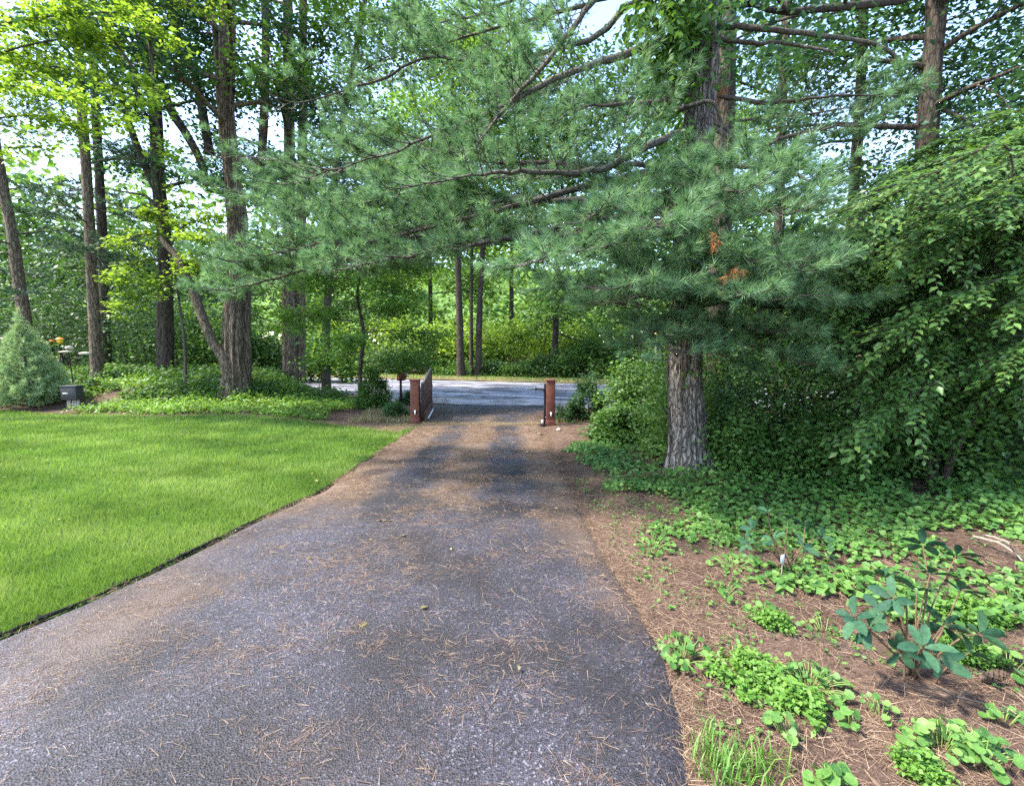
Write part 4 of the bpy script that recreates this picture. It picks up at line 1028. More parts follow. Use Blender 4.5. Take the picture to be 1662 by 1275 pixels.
# dry grass on the far verge and beside the gate
n = 16000
u = -40+75*rng.random(n); vv_ = ROAD_FAR+.05+1.6*rng.random(n)
X_, Y_ = R0[0]+u*RU[0]+vv_*RN[0], R0[1]+u*RU[1]+vv_*RN[1]
up = np.stack([.4*rng.normal(size=n), .4*rng.normal(size=n), np.ones(n)], -1)
g = Geo(); scatter(g, BL[0]*np.array([1.6, 1, 1]), BL[1], np.stack([X_, Y_, .1+0*X_], -1), up, rng.normal(size=(n, 3)), .1+.16*rng.random(n), rng.random(n))
g.build("verge_grass", M['bank'], None, False, kind="stuff", label="yellow green grass along the far side of the road", category="grass")
n = 9000
x = np.where(rng.random(n) < .5, -2.1-1.6*rng.random(n), .75+2.6*rng.random(n)); y = 10.7+3.2*rng.random(n)
m = (road_uv(x, y)[1] < -1.5) & ((x < xl(y)-.05) | (x > xr(y)+.05))
up = np.stack([.5*rng.normal(size=n), .5*rng.normal(size=n), np.ones(n)], -1)[m]
g = Geo(); scatter(g, BL[0]*np.array([1.4, 1, 1]), BL[1], np.stack([x[m], y[m], H(x[m], y[m])], -1), up, rng.normal(size=(m.sum(), 3)), .06+.1*rng.random(m.sum()), rng.random(m.sum()))
g.build("gate_grass", M['straw'], None, False, kind="stuff", label="thin yellow grass on the verges between gate and road", category="grass")
# ------------------------------------------------------------------ gate
def rotz(a):
    c, s = math.cos(a), math.sin(a); return np.array([[c, -s, 0], [s, c, 0], [0, 0, 1]])
def lathe(geo, prof, org, n=20, rot=None):
    th = np.arange(n)/n*2*PI; v = np.array([[r*math.cos(t), r*math.sin(t), z] for r, z in prof for t in th])
    if rot is not None: v = v @ np.asarray(rot).T
    v = v+np.asarray(org); m = len(prof); i = np.arange(m-1)[:, None]*n; j = np.arange(n)[None]; k = (j+1) % n
    geo.add(v, np.stack([i+j, i+k, i+n+k, i+n+j], -1).reshape(-1, 4))

def gate_post(label, px, py, w, h):
    b = gnd(px, py); t = thing("gate_post", label, "post", (b[0], b[1], 0), "posts of the driveway gate")
    g = Geo(); box(g, (-w/2, -w/2, -.1), (w/2, w/2, h-.06), None, (b[0], b[1], 0)); o = g.build("shaft", M['post_red'], t); bevel(o, .012)
    g = Geo(); box(g, (-w/2-.012, -w/2-.012, h-.062), (w/2+.012, w/2+.012, h-.02), None, (b[0], b[1], 0)); o = g.build("cap", M['post_red'], t); bevel(o, .012)
    g = Geo(); box(g, (-w/2-.008, -w/2-.008, -.02), (w/2+.008, w/2+.008, .14), None, (b[0], b[1], 0)); o = g.build("skirt", M['post_red'], t); bevel(o, .006)
    q = np.array([b[0]+.01, b[1]-w/2-.002, .27])
    g = Geo(); lathe(g, [(0, 0), (.052, 0), (.052, .012), (0, .014)], q, 20, np.array([[1,0,0],[0,0,-1],[0,1,0]])); o = g.build("reflector_plate", M['iron'], t)
    g = Geo(); box(g, (-.017, -.024, -.045), (.017, -.014, .045), None, q); g.build("reflector", M['white'], o)
    return t, b
wl = .195
lp, LB = gate_post("reddish brown square gate post carrying the open gate leaf", 675, 687, wl, 1.02)
rp, RB = gate_post("reddish brown square gate post with the black latch bar", 893, 691, .19, 1.04)
# the leaf swung open away from the house
hinge = np.array([LB[0]+.155, LB[1]+.02, 0]); far_pt = gnd(700, 665); far_pt = np.array([far_pt[0], far_pt[1], 0])
d = far_pt-hinge; LL = np.linalg.norm(d); d /= LL; side = np.array([-d[1], d[0], 0])
GR = np.stack([d, side, [0, 0, 1]], 1)
gate = thing("wooden_gate", "open brown board gate with slanting pale top rail", "gate", hinge)
nb_ = 14
for k in range(nb_):
    a, b = k*LL/nb_+.004, (k+1)*LL/nb_-.004
    za, zb = .88+.27*(a/LL)**1.25, .88+.27*(b/LL)**1.25
    v = np.array([[a,-.012,.1],[b,-.012,.1],[b,-.012,zb],[a,-.012,za],[a,.012,.1],[b,.012,.1],[b,.012,zb],[a,.012,za]]) @ GR.T+hinge
    g = Geo(); g.add(v, [[0,1,2,3],[5,4,7,6],[4,0,3,7],[1,5,6,2],[3,2,6,7],[4,5,1,0]]); g.build("board", M['gate_wood'], gate)
s_ = np.linspace(0, 1, 14); top = np.stack([s_*LL, 0*s_, .88+.27*s_**1.25+.022], -1)
vv = []
for p in top: vv += [p+[0,-.022,-.02], p+[0,.022,-.02], p+[0,.022,.018], p+[0,-.022,.018]]
vv = np.array(vv) @ GR.T+hinge; i = np.arange(13)[:, None]*4; j = np.arange(4)[None]; k = (j+1) % 4
g = Geo(); g.add(vv, np.stack([i+j, i+k, i+4+k, i+4+j], -1).reshape(-1, 4)); g.add(vv[:4], [[0,1,2,3]]); g.add(vv[-4:], [[3,2,1,0]])
g.build("top_rail", M['gate_rail'], gate)
for zz_ in (.16, .62):
    g = Geo(); box(g, (0, -.05, zz_), (LL, -.0135, zz_+.09), GR, hinge); o = g.build("cross_rail", M['gate_wood'], gate); bevel(o, .005)
g = Geo(); box(g, (-.03, -.03, .06), (.04, .03, .90), GR, hinge); o = g.build("hinge_stile", M['iron'], gate); bevel(o, .005)
g = Geo(); box(g, (LL-.03, -.0345, .06), (LL+.03, .0345, 1.17), GR, hinge); o = g.build("end_stile", M['gate_wood'], gate); bevel(o, .005)
for zz_ in (.22, .72):
    g = Geo(); tube(g, [hinge+[-.07, -.02, zz_], hinge+[.03, 0, zz_]], .018, 10); g.build("hinge", M['iron'], gate, True)
g = Geo(); tube(g, [hinge+GR@np.array([.25, -.09, .06]), hinge+GR@np.array([LL*.75, -.09, .09])], .02, 8); g.build("closer_arm", M['white'], gate, True)
# latch receiver beside the right post
lx = gnd(884, 690); lb = np.array([lx[0], RB[1]-.02, 0])
lat = thing("gate_latch", "black upright latch bar with trumpet shaped catch at the right post", "gate latch", lb)
g = Geo(); box(g, (-.028, -.02, 0), (.028, .02, .93), None, lb); o = g.build("upright", M['iron'], lat); bevel(o, .004)
p = smooth_path([lb+[0, -.02, .6], lb+[-.01, -.03, .76], lb+[-.06, -.04, .80], lb+[-.17, -.05, .81]], 14)
g = Geo(); tube(g, p, .018, 10); g.build("curved_arm", M['iron'], lat, True)
g = Geo(); lathe(g, [(.016, 0), (.02, .02), (.045, .045), (.05, .052), (.0, .04)], lb+[-.165, -.05, .81], 18, np.array([[0,0,-1],[0,1,0],[1,0,0]])); g.build("catch", M['iron'], lat, True)
for zz_ in (.2, .88):
    g = Geo(); box(g, (0, -.012, zz_), (.1, .012, zz_+.07), None, lb); g.build("bracket", M['iron'], lat)
eye_b = np.array([gnd(880, 690)[0]-.01, RB[1]-.12, 0])
ph = thing("gate_sensor", "small white and black box at the foot of the latch bar", "sensor", eye_b)
g = Geo(); box(g, (-.055, -.04, 0), (.055, .04, .07), None, eye_b); o = g.build("base", M['iron'], ph); bevel(o, .006)
g = Geo(); lathe(g, [(0, .071), (.026, .071), (.028, .125), (.02, .145), (0, .15)], eye_b, 18); g.build("cover", M['white'], ph, True)
# mailbox
mb = gnd(650, 652); mb[1] = 13.9; mb[0] = (650-CX)/F_PX*13.9; mz = float(H(mb[0], mb[1]))
mbx = thing("mailbox", "reddish brown mailbox on a dark post beside the road", "mailbox", (mb[0], mb[1], mz))
g = Geo(); box(g, (-.03, -.03, -.05), (.03, .03, .78), None, (mb[0], mb[1], mz)); o = g.build("post", M['iron'], mbx); bevel(o, .005)
prof = [(-.09, 0), (.09, 0)]+[(.09*math.cos(a), .12+.09*math.sin(a)) for a in np.linspace(0, PI, 9)]
v = np.array([[x, y, z] for y in (-.2, .2) for x, z in prof])+[mb[0]+.03, mb[1], mz+.78]; m_ = len(prof)
g = Geo(); g.add(v, [[i, (i+1) % m_, m_+(i+1) % m_, m_+i] for i in range(m_)]); g.F.setdefault(m_, []).append((np.array([list(range(m_))[::-1], list(range(m_, 2*m_))]), np.array([.5, .5], np.float32)))
g.build("body", M['post_red'], mbx)
g = Geo(); box(g, (.11, -.1, .86), (.15, .1, 1.02), None, (mb[0]+.03, mb[1], mz)); o = g.build("paper_holder", M['gate_rail'], mbx); bevel(o, .01)
g = Geo(); box(g, (-.06, -.21, .8), (-.02, -.203, .9), None, (mb[0]+.03, mb[1], mz)); g.build("flag", M['orange'], mbx)

# ------------------------------------------------------------------ young pine, grey box, feeder pole
yb = gnd(50, 668); rng = np.random.default_rng(801)
yz = float(H(yb[0], yb[1]))
yp = thing("young_pine", "young cone shaped pine with pale green needles at the lawn's left edge", "tree", (yb[0], yb[1], yz))
g = Geo(); tube(g, smooth_path([(yb[0], yb[1], yz-.05), (yb[0]-.02, yb[1], yz+1.2), (yb[0]-.07, yb[1], yz+2.3)], 30), np.linspace(.05, .012, 30), 10); g.build("trunk", M['bark_dark'], yp, True)
gw = Geo(); T = [[], []]
for lev in range(22):
    q = lev/21; z = .1+2.1*q; R_ = (.88*(1-q)**.8+.08)
    for k in range(int(17-8*q)):
        a = lev*1.3+k*2*PI/int(17-8*q)+.2*rng.normal(); L = R_*(.75+.35*rng.random()); t = np.linspace(0, 1, 6)
        b = np.stack([yb[0]-.05*q+np.cos(a)*L*t, yb[1]+np.sin(a)*L*t, yz+z+L*(.12*t+.25*t**2)-.05], -1)
        tube(gw, b, np.linspace(.008, .003, 6), 3, None, None, False)
        for w in np.linspace(.35, 1, max(3, int(L/.075))):
            c = np.array([np.interp(w, t, b[:, i]) for i in range(3)]); dd = np.array([math.cos(a), math.sin(a), .5])
            T[0].append(c); T[1].append(dd+rng.normal(size=3)*.35)
            if w > .5: T[0].append(c+rng.normal(size=3)*.05); T[1].append(dd+rng.normal(size=3)*.5)
for dx, dz, L in [(-.25, .9, .35), (-.05, 1.0, .45), (.12, .8, .25), (-.4, .6, .25)]:
    s0 = np.array([yb[0]-.07, yb[1], yz+2.15]); e = s0+nrm([dx, 0, dz])*L; tube(gw, [s0, e], [.008, .004], 4, None, None, False)
    for w in np.linspace(.2, 1, 9): T[0].append(s0+(e-s0)*w); T[1].append(nrm([dx, 0, dz])+rng.normal(size=3)*.15)
gw.build("branches", M['twig'], yp, True)
gc = Geo(); tufts(gc, T[0], T[1], .105*(.8+.4*rng.random(len(T[0]))), rng, [make_tuft(rng, 15, 12, 65, .05) for _ in range(4)]); gc.build("crown", M['pine_blue'], yp)
ub = gnd(120, 670); uz = float(H(ub[0], ub[1]))
ut = thing("utility_box", "dark grey square utility box on short weathered stakes", "utility box", (ub[0], ub[1], uz))
g = Geo(); box(g, (-.2, -.12, .24), (.2, .12, .58), None, (ub[0], ub[1], uz)); o = g.build("casing", M['box_grey'], ut); bevel(o, .012)
g = Geo(); box(g, (-.21, -.13, .583), (.21, .13, .615), None, (ub[0], ub[1], uz)); o = g.build("lid", M['box_grey'], ut); bevel(o, .008)
g = Geo(); box(g, (-.14, -.127, .405), (.0, -.1215, .425), None, (ub[0], ub[1], uz)); g.build("name_plate", M['white'], ut)
g = Geo(); box(g, (-.245, -.05, .3), (-.203, .05, .55), None, (ub[0], ub[1], uz)); o = g.build("side_bracket", M['gate_rail'], ut); bevel(o, .004)
for dx in (-.13, -.06, .01, .08, .15):
    g = Geo(); box(g, (dx-.022, -.03+.02*math.sin(dx*40), -.05), (dx+.022, .01, .238), None, (ub[0], ub[1], uz)); g.build("stake", M['stake'], ut)
fb = np.array([(115-CX)/F_PX*14.0, 14.0, 0]); fz = float(H(fb[0], fb[1])); ftop = at(113, 573, 14.0)[2]
fd = thing("feeder_pole", "thin black pole with pale tray feeders behind the grey box", "bird feeder", (fb[0], fb[1], fz))
g = Geo(); tube(g, [(fb[0]+.06, fb[1], fz-.1), (fb[0]-.02, fb[1], ftop)], .018, 10); g.build("pole", M['iron'], fd, True)
g = Geo(); lathe(g, [(0, .0), (.17, .02), (.18, .045), (.06, .07), (0, .075)], (fb[0]-.08, fb[1], ftop), 18); g.build("tray", M['stone'], fd, True)
g = Geo(); lathe(g, [(0, .11), (.09, .11), (.1, .19), (0, .21)], (fb[0]+.06, fb[1]-.05, ftop), 14); g.build("seed_cup", M['stone'], fd, True)
g = Geo(); tube(g, [(fb[0]-.02, fb[1], ftop+.02), (fb[0]+.3, fb[1], ftop+.03)], .012, 8); g.build("arm", M['iron'], fd, True)
g = Geo(); lathe(g, [(0, -.05), (.13, -.04), (.15, .0), (.08, .03), (0, .035)], (fb[0]+.46, fb[1], ftop), 18); g.build("tray", M['stone'], fd, True)
ob = np.array([(100-CX)/F_PX*17.0, 17.0, 0]); oz = at(102, 553, 17.0)[2]; ogz = float(H(ob[0], ob[1]))
of = thing("garden_lantern", "small orange and yellow lantern in the dark woods beside the young pine", "lantern", (ob[0], ob[1], ogz))
g = Geo(); tube(g, [(ob[0], ob[1], ogz-.1), (ob[0], ob[1], oz-.14)], .015, 8); g.build("pole", M['iron'], of, True)
g = Geo(); lathe(g, [(0, -.11), (.08, -.1), (.10, -.02), (.09, .04), (0, .05)], (ob[0]+.04, ob[1], oz), 16); g.build("body", M['yellow'], of, True)
g = Geo(); lathe(g, [(.13, .052), (.08, .09), (.03, .12), (0, .125)], (ob[0]+.02, ob[1], oz), 16); g.build("roof", M['orange'], of, True)
g = Geo(); lathe(g, [(0, -.05), (.07, -.04), (.08, .02), (0, .03)], (ob[0]-.24, ob[1], oz), 12); g.build("perch_cup", M['orange'], of, True)
mk = road_pt(5.2, ROAD_FAR+1.0, .1)
mt_ = thing("marker_post", "thin yellow marker post across the road right of the gate", "post", mk)
g = Geo(); box(g, (-.04, -.015, 0), (.04, .015, 1.9), None, mk); o = g.build("stake", M['stake'], mt_); bevel(o, .004)
g = Geo(); box(g, (-.06, -.03, 1.9), (.06, -.017, 2.4), None, mk); g.build("plate", M['yellow'], mt_)

# ------------------------------------------------------------------ right-hand shrubs with arching sprays
LF = LEAF4
def leaf_object_mesh(nm, mat, tpl, rnds):
    out = []
    for r in rnds:
        g = Geo(); g.add(tpl[0], tpl[1], r); out.append(g.mesh(nm, mat))
    return out
def place(me, nm, parent, p, d, n, s):
    o = bpy.data.objects.new(nm, me); COL.objects.link(o); o.parent = parent
    R_ = frames(np.array([d]), np.array([n]))[0]
    from mathutils import Matrix
    Mx = Matrix([[*(R_[i]*s), 0] for i in range(3)]+[[0, 0, 0, 1]])
    b = parent.get("_base", (0, 0, 0))
    Mx.translation = Vector([float(p[i]-b[i]) for i in range(3)])
    o.matrix_basis = Mx
    return o
SHLEAF = leaf_object_mesh("leaf", M['shrub'], LF, [.1, .35, .6, .9])
LF3 = (np.array([[0,0,0],[-.26,.4,.06],[0,.45,0],[.26,.4,.06],[0,1,-.1]]), np.array([[0,2,1],[0,3,2],[1,2,4],[2,3,4]]))
def arching_shrub(name, label, x, y, arcs, seed, size, mat, nobj=0, density=1.0, tpl=LF3):
    """arcs: lists of photo points with distance; twigs fan off each arc with leaves in two ranks"""
    rng = np.random.default_rng(seed); zb = float(H(x, y))
    t = thing(name, label, "shrub", (x, y, zb), "arching shrubs on the right")
    gs = Geo(); P, D, N_, S = [], [], [], []
    for arc in arcs:
        first = at(*arc[0]); foot = np.array([x*.7+first[0]*.3, y*.7+first[1]*.3+.3, zb-.05])
        p = smooth_path([foot+rng.normal(size=3)*[.2, .15, 0]]+[at(a, b, c) for a, b, c in arc], 24)
        tube(gs, p, np.linspace(.013, .003, 24), 4, None, None, False)
        Ls = np.linalg.norm(np.diff(p, axis=0), axis=1).sum()
        for q in range(int(Ls*10*density)):
            f = .42+.58*rng.random(); k = f*23; a = int(min(22, k)); c = p[a]+(p[a+1]-p[a])*(k-a); tan = nrm(p[a+1]-p[a])
            d = nrm(tan*1.0+rng.normal(size=3)*[.55, .6, .22]+np.array([-.3, -.2, -.05])); l = .25+.45*rng.random()
            tt = np.linspace(0, 1, 4); tw = c+d*(l*tt)[:, None]; tw[:, 2] -= .16*l*tt**2
            tube(gs, tw[[0, 3]], [.003, .0012], 3, None, None, False)
            sd = nrm(np.cross(d, [0, 0, 1])); m = int(l/.045); sg = 1
            for w in np.linspace(.1, 1, m):
                sg = -sg; c2 = np.array([np.interp(w, tt, tw[:, i]) for i in range(3)])
                dd = d*.8+sd*sg*(.7 if w < .95 else .1)+np.array([0, 0, -.12+.15*rng.normal()])
                P.append(c2); D.append(dd); N_.append(np.array([-.15, -.35, 1])+rng.normal(size=3)*.28); S.append(size*(.65+.6*rng.random()))
    gs.build("stems", M['twig'], t, True)
    P, D, N_, S = map(np.array, (P, D, N_, S))
    r = rng.random(len(P))
    idx = np.argsort(P[:, 1]+rng.random(len(P))*.2)
    near = idx[:nobj]; rest = idx[nobj:]
    gl = Geo(); scatter(gl, tpl[0], tpl[1], P[rest], D[rest], N_[rest], S[rest], r[rest]); o = gl.build("foliage", mat, t)
    if nobj: o["kind"] = "stuff"
    for i in near: place(SHLEAF[int(r[i]*3.99)], "leaf", t, P[i], D[i], N_[i], S[i])
    print(name, len(P))
    return t
rr = np.random.default_rng(900)
def arcs(n, x0, x1, y0, y1, Y0, Y1, rise, run):
    out = []
    for k in range(n):
        ex, ey, c = x0+(x1-x0)*rr.random(), y0+(y1-y0)*rr.random(), Y0+(Y1-Y0)*rr.random()
        out.append([(ex+run*1.2, ey-rise*.7, c+.5), (ex+run*.6, ey-rise*.75, c+.2), (ex, ey, c)])
    return out
arching_shrub("arching_shrub", "tall arching shrub with layered leaf sprays at the right edge", 5.4, 5.4, arcs(32, 1400, 1690, 330, 700, 4.2, 5.2, 90, 200), 901, .078, M['shrub'], 280, 1.5)
arching_shrub("arching_shrub", "arching shrub with long pale tipped sprays right of the large pine", 4.6, 6.4, arcs(28, 1280, 1500, 420, 700, 4.8, 6.0, 90, 200), 902, .075, M['shrub'], 0, 1.45)
arching_shrub("arching_shrub", "high arching shrub in shade behind the front sprays", 6.4, 7.4, arcs(26, 1330, 1680, 270, 480, 6.0, 7.0, 90, 200), 903, .095, M['leaf_mid'], 0, 1.3, LEAF2)
UND = [(2.55,6.9,.75,1.15,"right beside the large pine's foot"),(3.3,6.3,.85,1.6,"in the middle of the shaded thicket"),(4.1,5.9,.95,1.8,"under the front sprays"),(5.0,5.8,.95,1.9,"under the tall arching shrub"),(5.9,6.4,1.0,1.7,"low at the right edge"),(3.1,7.8,1.0,1.9,"behind the large pine's foot"),(4.6,8.0,1.2,2.3,"deep in the thicket"),(6.4,8.2,1.3,2.5,"deep at the right edge"),(3.6,5.35,.55,.75,"at the front of the thicket"),(4.6,5.1,.7,1.3,"before the arching stems"),(5.6,5.2,.7,1.5,"hiding the arching stems at the right edge"),(2.9,5.9,.5,.7,"just right of the large pine's foot")]
for k, (x, y, r_, h, lab) in enumerate(UND):
    shrub("thicket_shrub", "dark small leafed shrub "+lab, "shrubs of the right thicket", x, y, r_, r_*.8, h, 4600, .065, M['leaf_dark' if k % 3 == 1 else 'leaf_mid'], 920+k, 70, .2, tilt=1.0, stems=8)
# fallen twigs in the thicket
for k, (nodes, r_, lab) in enumerate([([(1580,870,.12),(1625,880,.16),(1662,905,.1)], .011, "pale bare stick arching over the bed at the right edge"), ([(1600,868,.2),(1640,880,.2),(1655,900,.08)], .008, "second thin pale stick below the arching one"), ([(1320,1030,.05),(1365,1036,.06),(1400,1050,.05)], .005, "thin brown twig lying left of the leathery shrub"), ([(1500,1112,.03),(1560,1130,.04),(1640,1150,.03)], .006, "long thin twig lying below the leathery shrub")]):
    pts = [gnd(a, b, z+.1) for a, b, z in nodes]
    t = thing("fallen_stick", lab, "stick", pts[0], "sticks lying in the bed"); g = Geo(); p = smooth_path(pts, 14); p[1:] += np.cumsum(rr.normal(size=(13, 3))*.004, 0); tube(g, p, np.linspace(r_, r_*.5, 14), 6); g.build("wood", M['gate_rail'] if k < 2 else M['twig'], t, True)
    g = Geo(); tube(g, [p[6], p[6]+nrm(p[9]-p[6])*.07+[0, .02, .05]], [r_*.5, r_*.25], 5); g.build("side_twig", M['gate_rail'] if k < 2 else M['twig'], t, True)
b = gnd(622, 846, .05); t = thing("drive_twig", "short brown twig lying on the middle of the driveway", "stick", b)
g = Geo(); tube(g, smooth_path([b+[-.07, 0, .006], b+[0, .012, .01], b+[.075, -.005, .008]], 8), [.006, .007, .008, .008, .007, .007, .006, .004], 6); g.build("wood", M['bark_brown'], t, True)
g = Geo(); tube(g, [b+[.01, .01, .01], b+[.04, .035, .012]], [.004, .002], 5); g.build("side_twig", M['bark_brown'], t, True)

# ------------------------------------------------------------------ leathery shrubs (whorls of long leaves)
LONG = (np.array([[0,0,0],[-.15,.22,.05],[.15,.22,.05],[0,.28,0],[-.22,.56,.04],[.22,.56,.04],[0,.6,-.03],[0,1,-.16],[-.15,.86,-.06],[.15,.86,-.06]]),
        np.array([[0,3,1],[0,2,3],[1,3,6],[1,6,4],[3,2,5],[3,5,6],[4,6,8],[6,5,9],[8,6,7],[6,9,7]]))
RH = leaf_object_mesh("leaf", M['rhodo'], LONG, [.1, .5, .9])
def leathery(label, base, whorls, size, seed, nl):
    rng = np.random.default_rng(seed); t = thing("leathery_shrub", label, "shrub", base, "leathery leaved shrubs in the bed")
    for (px, py, dy) in whorls:
        tip = at(px, py, base[1]+dy); mid = base*.5+tip*.5+np.array([0, 0, .06])+rng.normal(size=3)*.03
        g = Geo(); tube(g, smooth_path([base+rng.normal(size=3)*[.03, .03, 0], mid, tip], 12), np.linspace(.0055, .003, 12), 6); g.build("stem", M['stem_red'], t, True)
        ax = nrm(tip-mid); a0 = rng.random()*6
        for k in range(nl):
            a = a0+k*2*PI/nl+.3*rng.normal(); e1 = nrm(np.cross(ax, [.2, .9, .3])); e2 = np.cross(ax, e1)
            d = e1*math.cos(a)+e2*math.sin(a)+ax*(.25+.35*rng.random())
            place(RH[rng.integers(3)], "leaf", t, tip+d*.008, d, ax+rng.normal(size=3)*.15, size*(.75+.45*rng.random()))
c7 = lambda x, y: (1000+x*.3983, 780+y*.3983)
base = gnd(*c7(1215, 735), .14); base[2] = float(H(base[0], base[1]))
leathery("leggy shrub with whorls of dark blue green leathery leaves at lower right", base, [(*c7(1250,262), .35), (*c7(1385,305), .25), (*c7(1095,395), .15), (*c7(975,560), -.05), (*c7(1085,530), .0), (*c7(1225,450), .1), (*c7(1030,600), -.1), (*c7(1245,680), -.22), (*c7(1310,715), -.15), (*c7(1335,590), .05), (*c7(1480,625), .0), (*c7(1440,700), -.1), (*c7(1160,690), -.15), (*c7(1400,450), .1), (*c7(1130,480), -.05), (*c7(1280,380), .15)], .10, 951, 5)
base = gnd(*c7(700, 330), .14); base[2] = float(H(base[0], base[1]))
leathery("smaller leggy leathery shrub with a white tag in the ground cover", base, [(*c7(620,130), .1), (*c7(560,200), .0), (*c7(700,160), .15), (*c7(770,190), .1), (*c7(830,230), .05), (*c7(640,240), -.1), (*c7(760,270), -.1), (*c7(540,260), -.05), (*c7(860,290), 0)], .085, 952, 5)
t = thing("plant_tag", "small white tag at the foot of the smaller leathery shrub", "tag", base); q = at(*c7(678, 318), base[1]-.12)
g = Geo(); box(g, (-.02, -.002, -.03), (.02, .002, .03), rotz(.5), q); g.build("card", M['white'], t)
g = Geo(); tube(g, [[q[0], q[1], float(H(q[0], q[1]))-.02], q], .003, 5); g.build("stake", M['stake'], t)
# pine cones
for k, (cx_, cy_, lab) in enumerate([(1330, 470, "dark pine cone among the stems of the leathery shrub"), (1505, 745, "pine cone on the mulch right of the leathery shrub")]):
    px, py = c7(cx_, cy_); q = gnd(px, py+6, .16); q[2] = float(H(q[0], q[1]))+.03
    t = thing("pine_cone", lab, "pine cone", q, "pine cones in the bed"); ax = nrm([.5, .2, .75]) if k == 0 else nrm([.8, -.3, .4])
    g = Geo(); tube(g, [q-ax*.02, q+ax*.09], [.012, .005], 7); g.build("core", M['cone'], t, True)
    g = Geo(); SCALE = (np.array([[-.12,0,0],[.12,0,0],[.3,.8,.1],[-.3,.8,.1],[0,1,.16]]), np.array([[0,1,2],[0,2,3],[3,2,4]])); kk = np.arange(60); f = kk/60; a = kk*2.4
    e1 = nrm(np.cross(ax, [0, 0, 1])); e2 = np.cross(ax, e1); dr = e1*np.cos(a)[:, None]+e2*np.sin(a)[:, None]+ax*.5
    scatter(g, *SCALE, q-ax*.02+ax*(f*.105)[:, None], dr, np.repeat(ax[None], 60, 0), .036*np.sin(.5+f*2.3), rr.random(60)); g.build("scales", M['cone'], t)

# ------------------------------------------------------------------ ground cover in the bed
ROUND = (np.array([[0,.06,0],[-.3,.0,.05],[.3,0,.05],[-.5,.35,.1],[.5,.35,.1],[-.42,.72,.08],[.42,.72,.08],[-.15,.97,.03],[.15,.97,.03],[0,.45,-.02]]),
         np.array([[0,9,1],[2,9,0],[1,9,3],[4,9,2],[3,9,5],[6,9,4],[5,9,7],[8,9,6],[7,9,8]]))
VIO = leaf_object_mesh("leaf", M['cover'], ROUND, [.1, .4, .65, .95])
def clump(name, label, cx_, cy_, rx, ry, n, size, seed, hmax=.095, cat="plant", group="leafy clumps in the mulch"):
    rng = np.random.default_rng(seed); px, py = c7(cx_, cy_); b = gnd(px, py, .1); b[2] = float(H(b[0], b[1]))
    sc = b[1]/F_PX*.3983; t = thing(name, label, cat, b, group); gs = Geo()
    for k in range(n):
        a = rng.random()*2*PI; q = rng.random()**.5
        x, y = b[0]+math.cos(a)*q*rx*sc, b[1]+math.sin(a)*q*ry*sc*1.9
        z0 = float(H(x, y)); hh = hmax*(.35+.65*rng.random())*(1.1-.5*q)
        top = np.array([x, y, z0+hh]); foot = np.array([b[0]*.6+x*.4, b[1]*.6+y*.4, z0])
        tube(gs, smooth_path([foot, foot*.4+top*.6+[0, 0, .01], top], 5), .0022, 4, None, None, False)
        d = np.array([math.cos(a)+.5*rng.normal(), math.sin(a)*.7-.4+.5*rng.normal(), -.25]); nn = np.array([.3*rng.normal(), -.35+.3*rng.normal(), 1])
        s = size*(.6+.7*rng.random())
        place(VIO[rng.integers(4)], "leaf", t, top-nrm(d)*s*.15, d, nn, s)
    gs.build("stems", M['stem_green'], t, True)
CL = [("dark green round leafed clump at the edge of the driveway",275,650,115,75,34,.062),("clump of mid green round leaves behind the bright weeds",790,790,140,80,40,.06),
      ("pair of large round leaves in front of the bright weeds",690,985,60,40,7,.085),("small seedling clump alone on the brown mulch",960,960,45,45,8,.062),("wide clump of round leaves at the lower right",1330,1060,190,65,44,.06),
      ("round leafed clump at the bottom right corner",1500,1120,110,80,22,.07),("large leaves cut by the picture's bottom edge",870,1210,80,40,11,.08),("big leaved clump right of the leathery shrub",1600,760,60,60,9,.095),
      ("few small leaves between mulch and lower right clump",1080,930,60,50,8,.045),("row of round leaves at the right edge above the lower clump",1580,970,80,30,10,.06),("small clump by the driveway above the dark round leafed one",440,440,60,35,10,.06),
      ("leafy clump near the drive's edge in front of the ivy band",150,245,80,60,30,.06),("clump of round leaves left of the smaller leathery shrub",470,330,90,50,22,.06),("round leaved clump below the smaller leathery shrub",740,400,110,50,30,.062),
      ("clump between the two leathery shrubs",960,430,90,60,30,.06),("sunny clump near the middle of the mulch",600,530,70,40,16,.055),("loose leaves on the mulch left of the leathery shrub",850,600,110,60,12,.05),("clump behind the leathery shrub to the right",1600,520,90,50,22,.062)]
for k, (lab, x, y, rx, ry, n, s) in enumerate(CL): clump("round_leaf_plant", lab, x, y, rx, ry, int(n*1.7), s*.58, 1000+k)
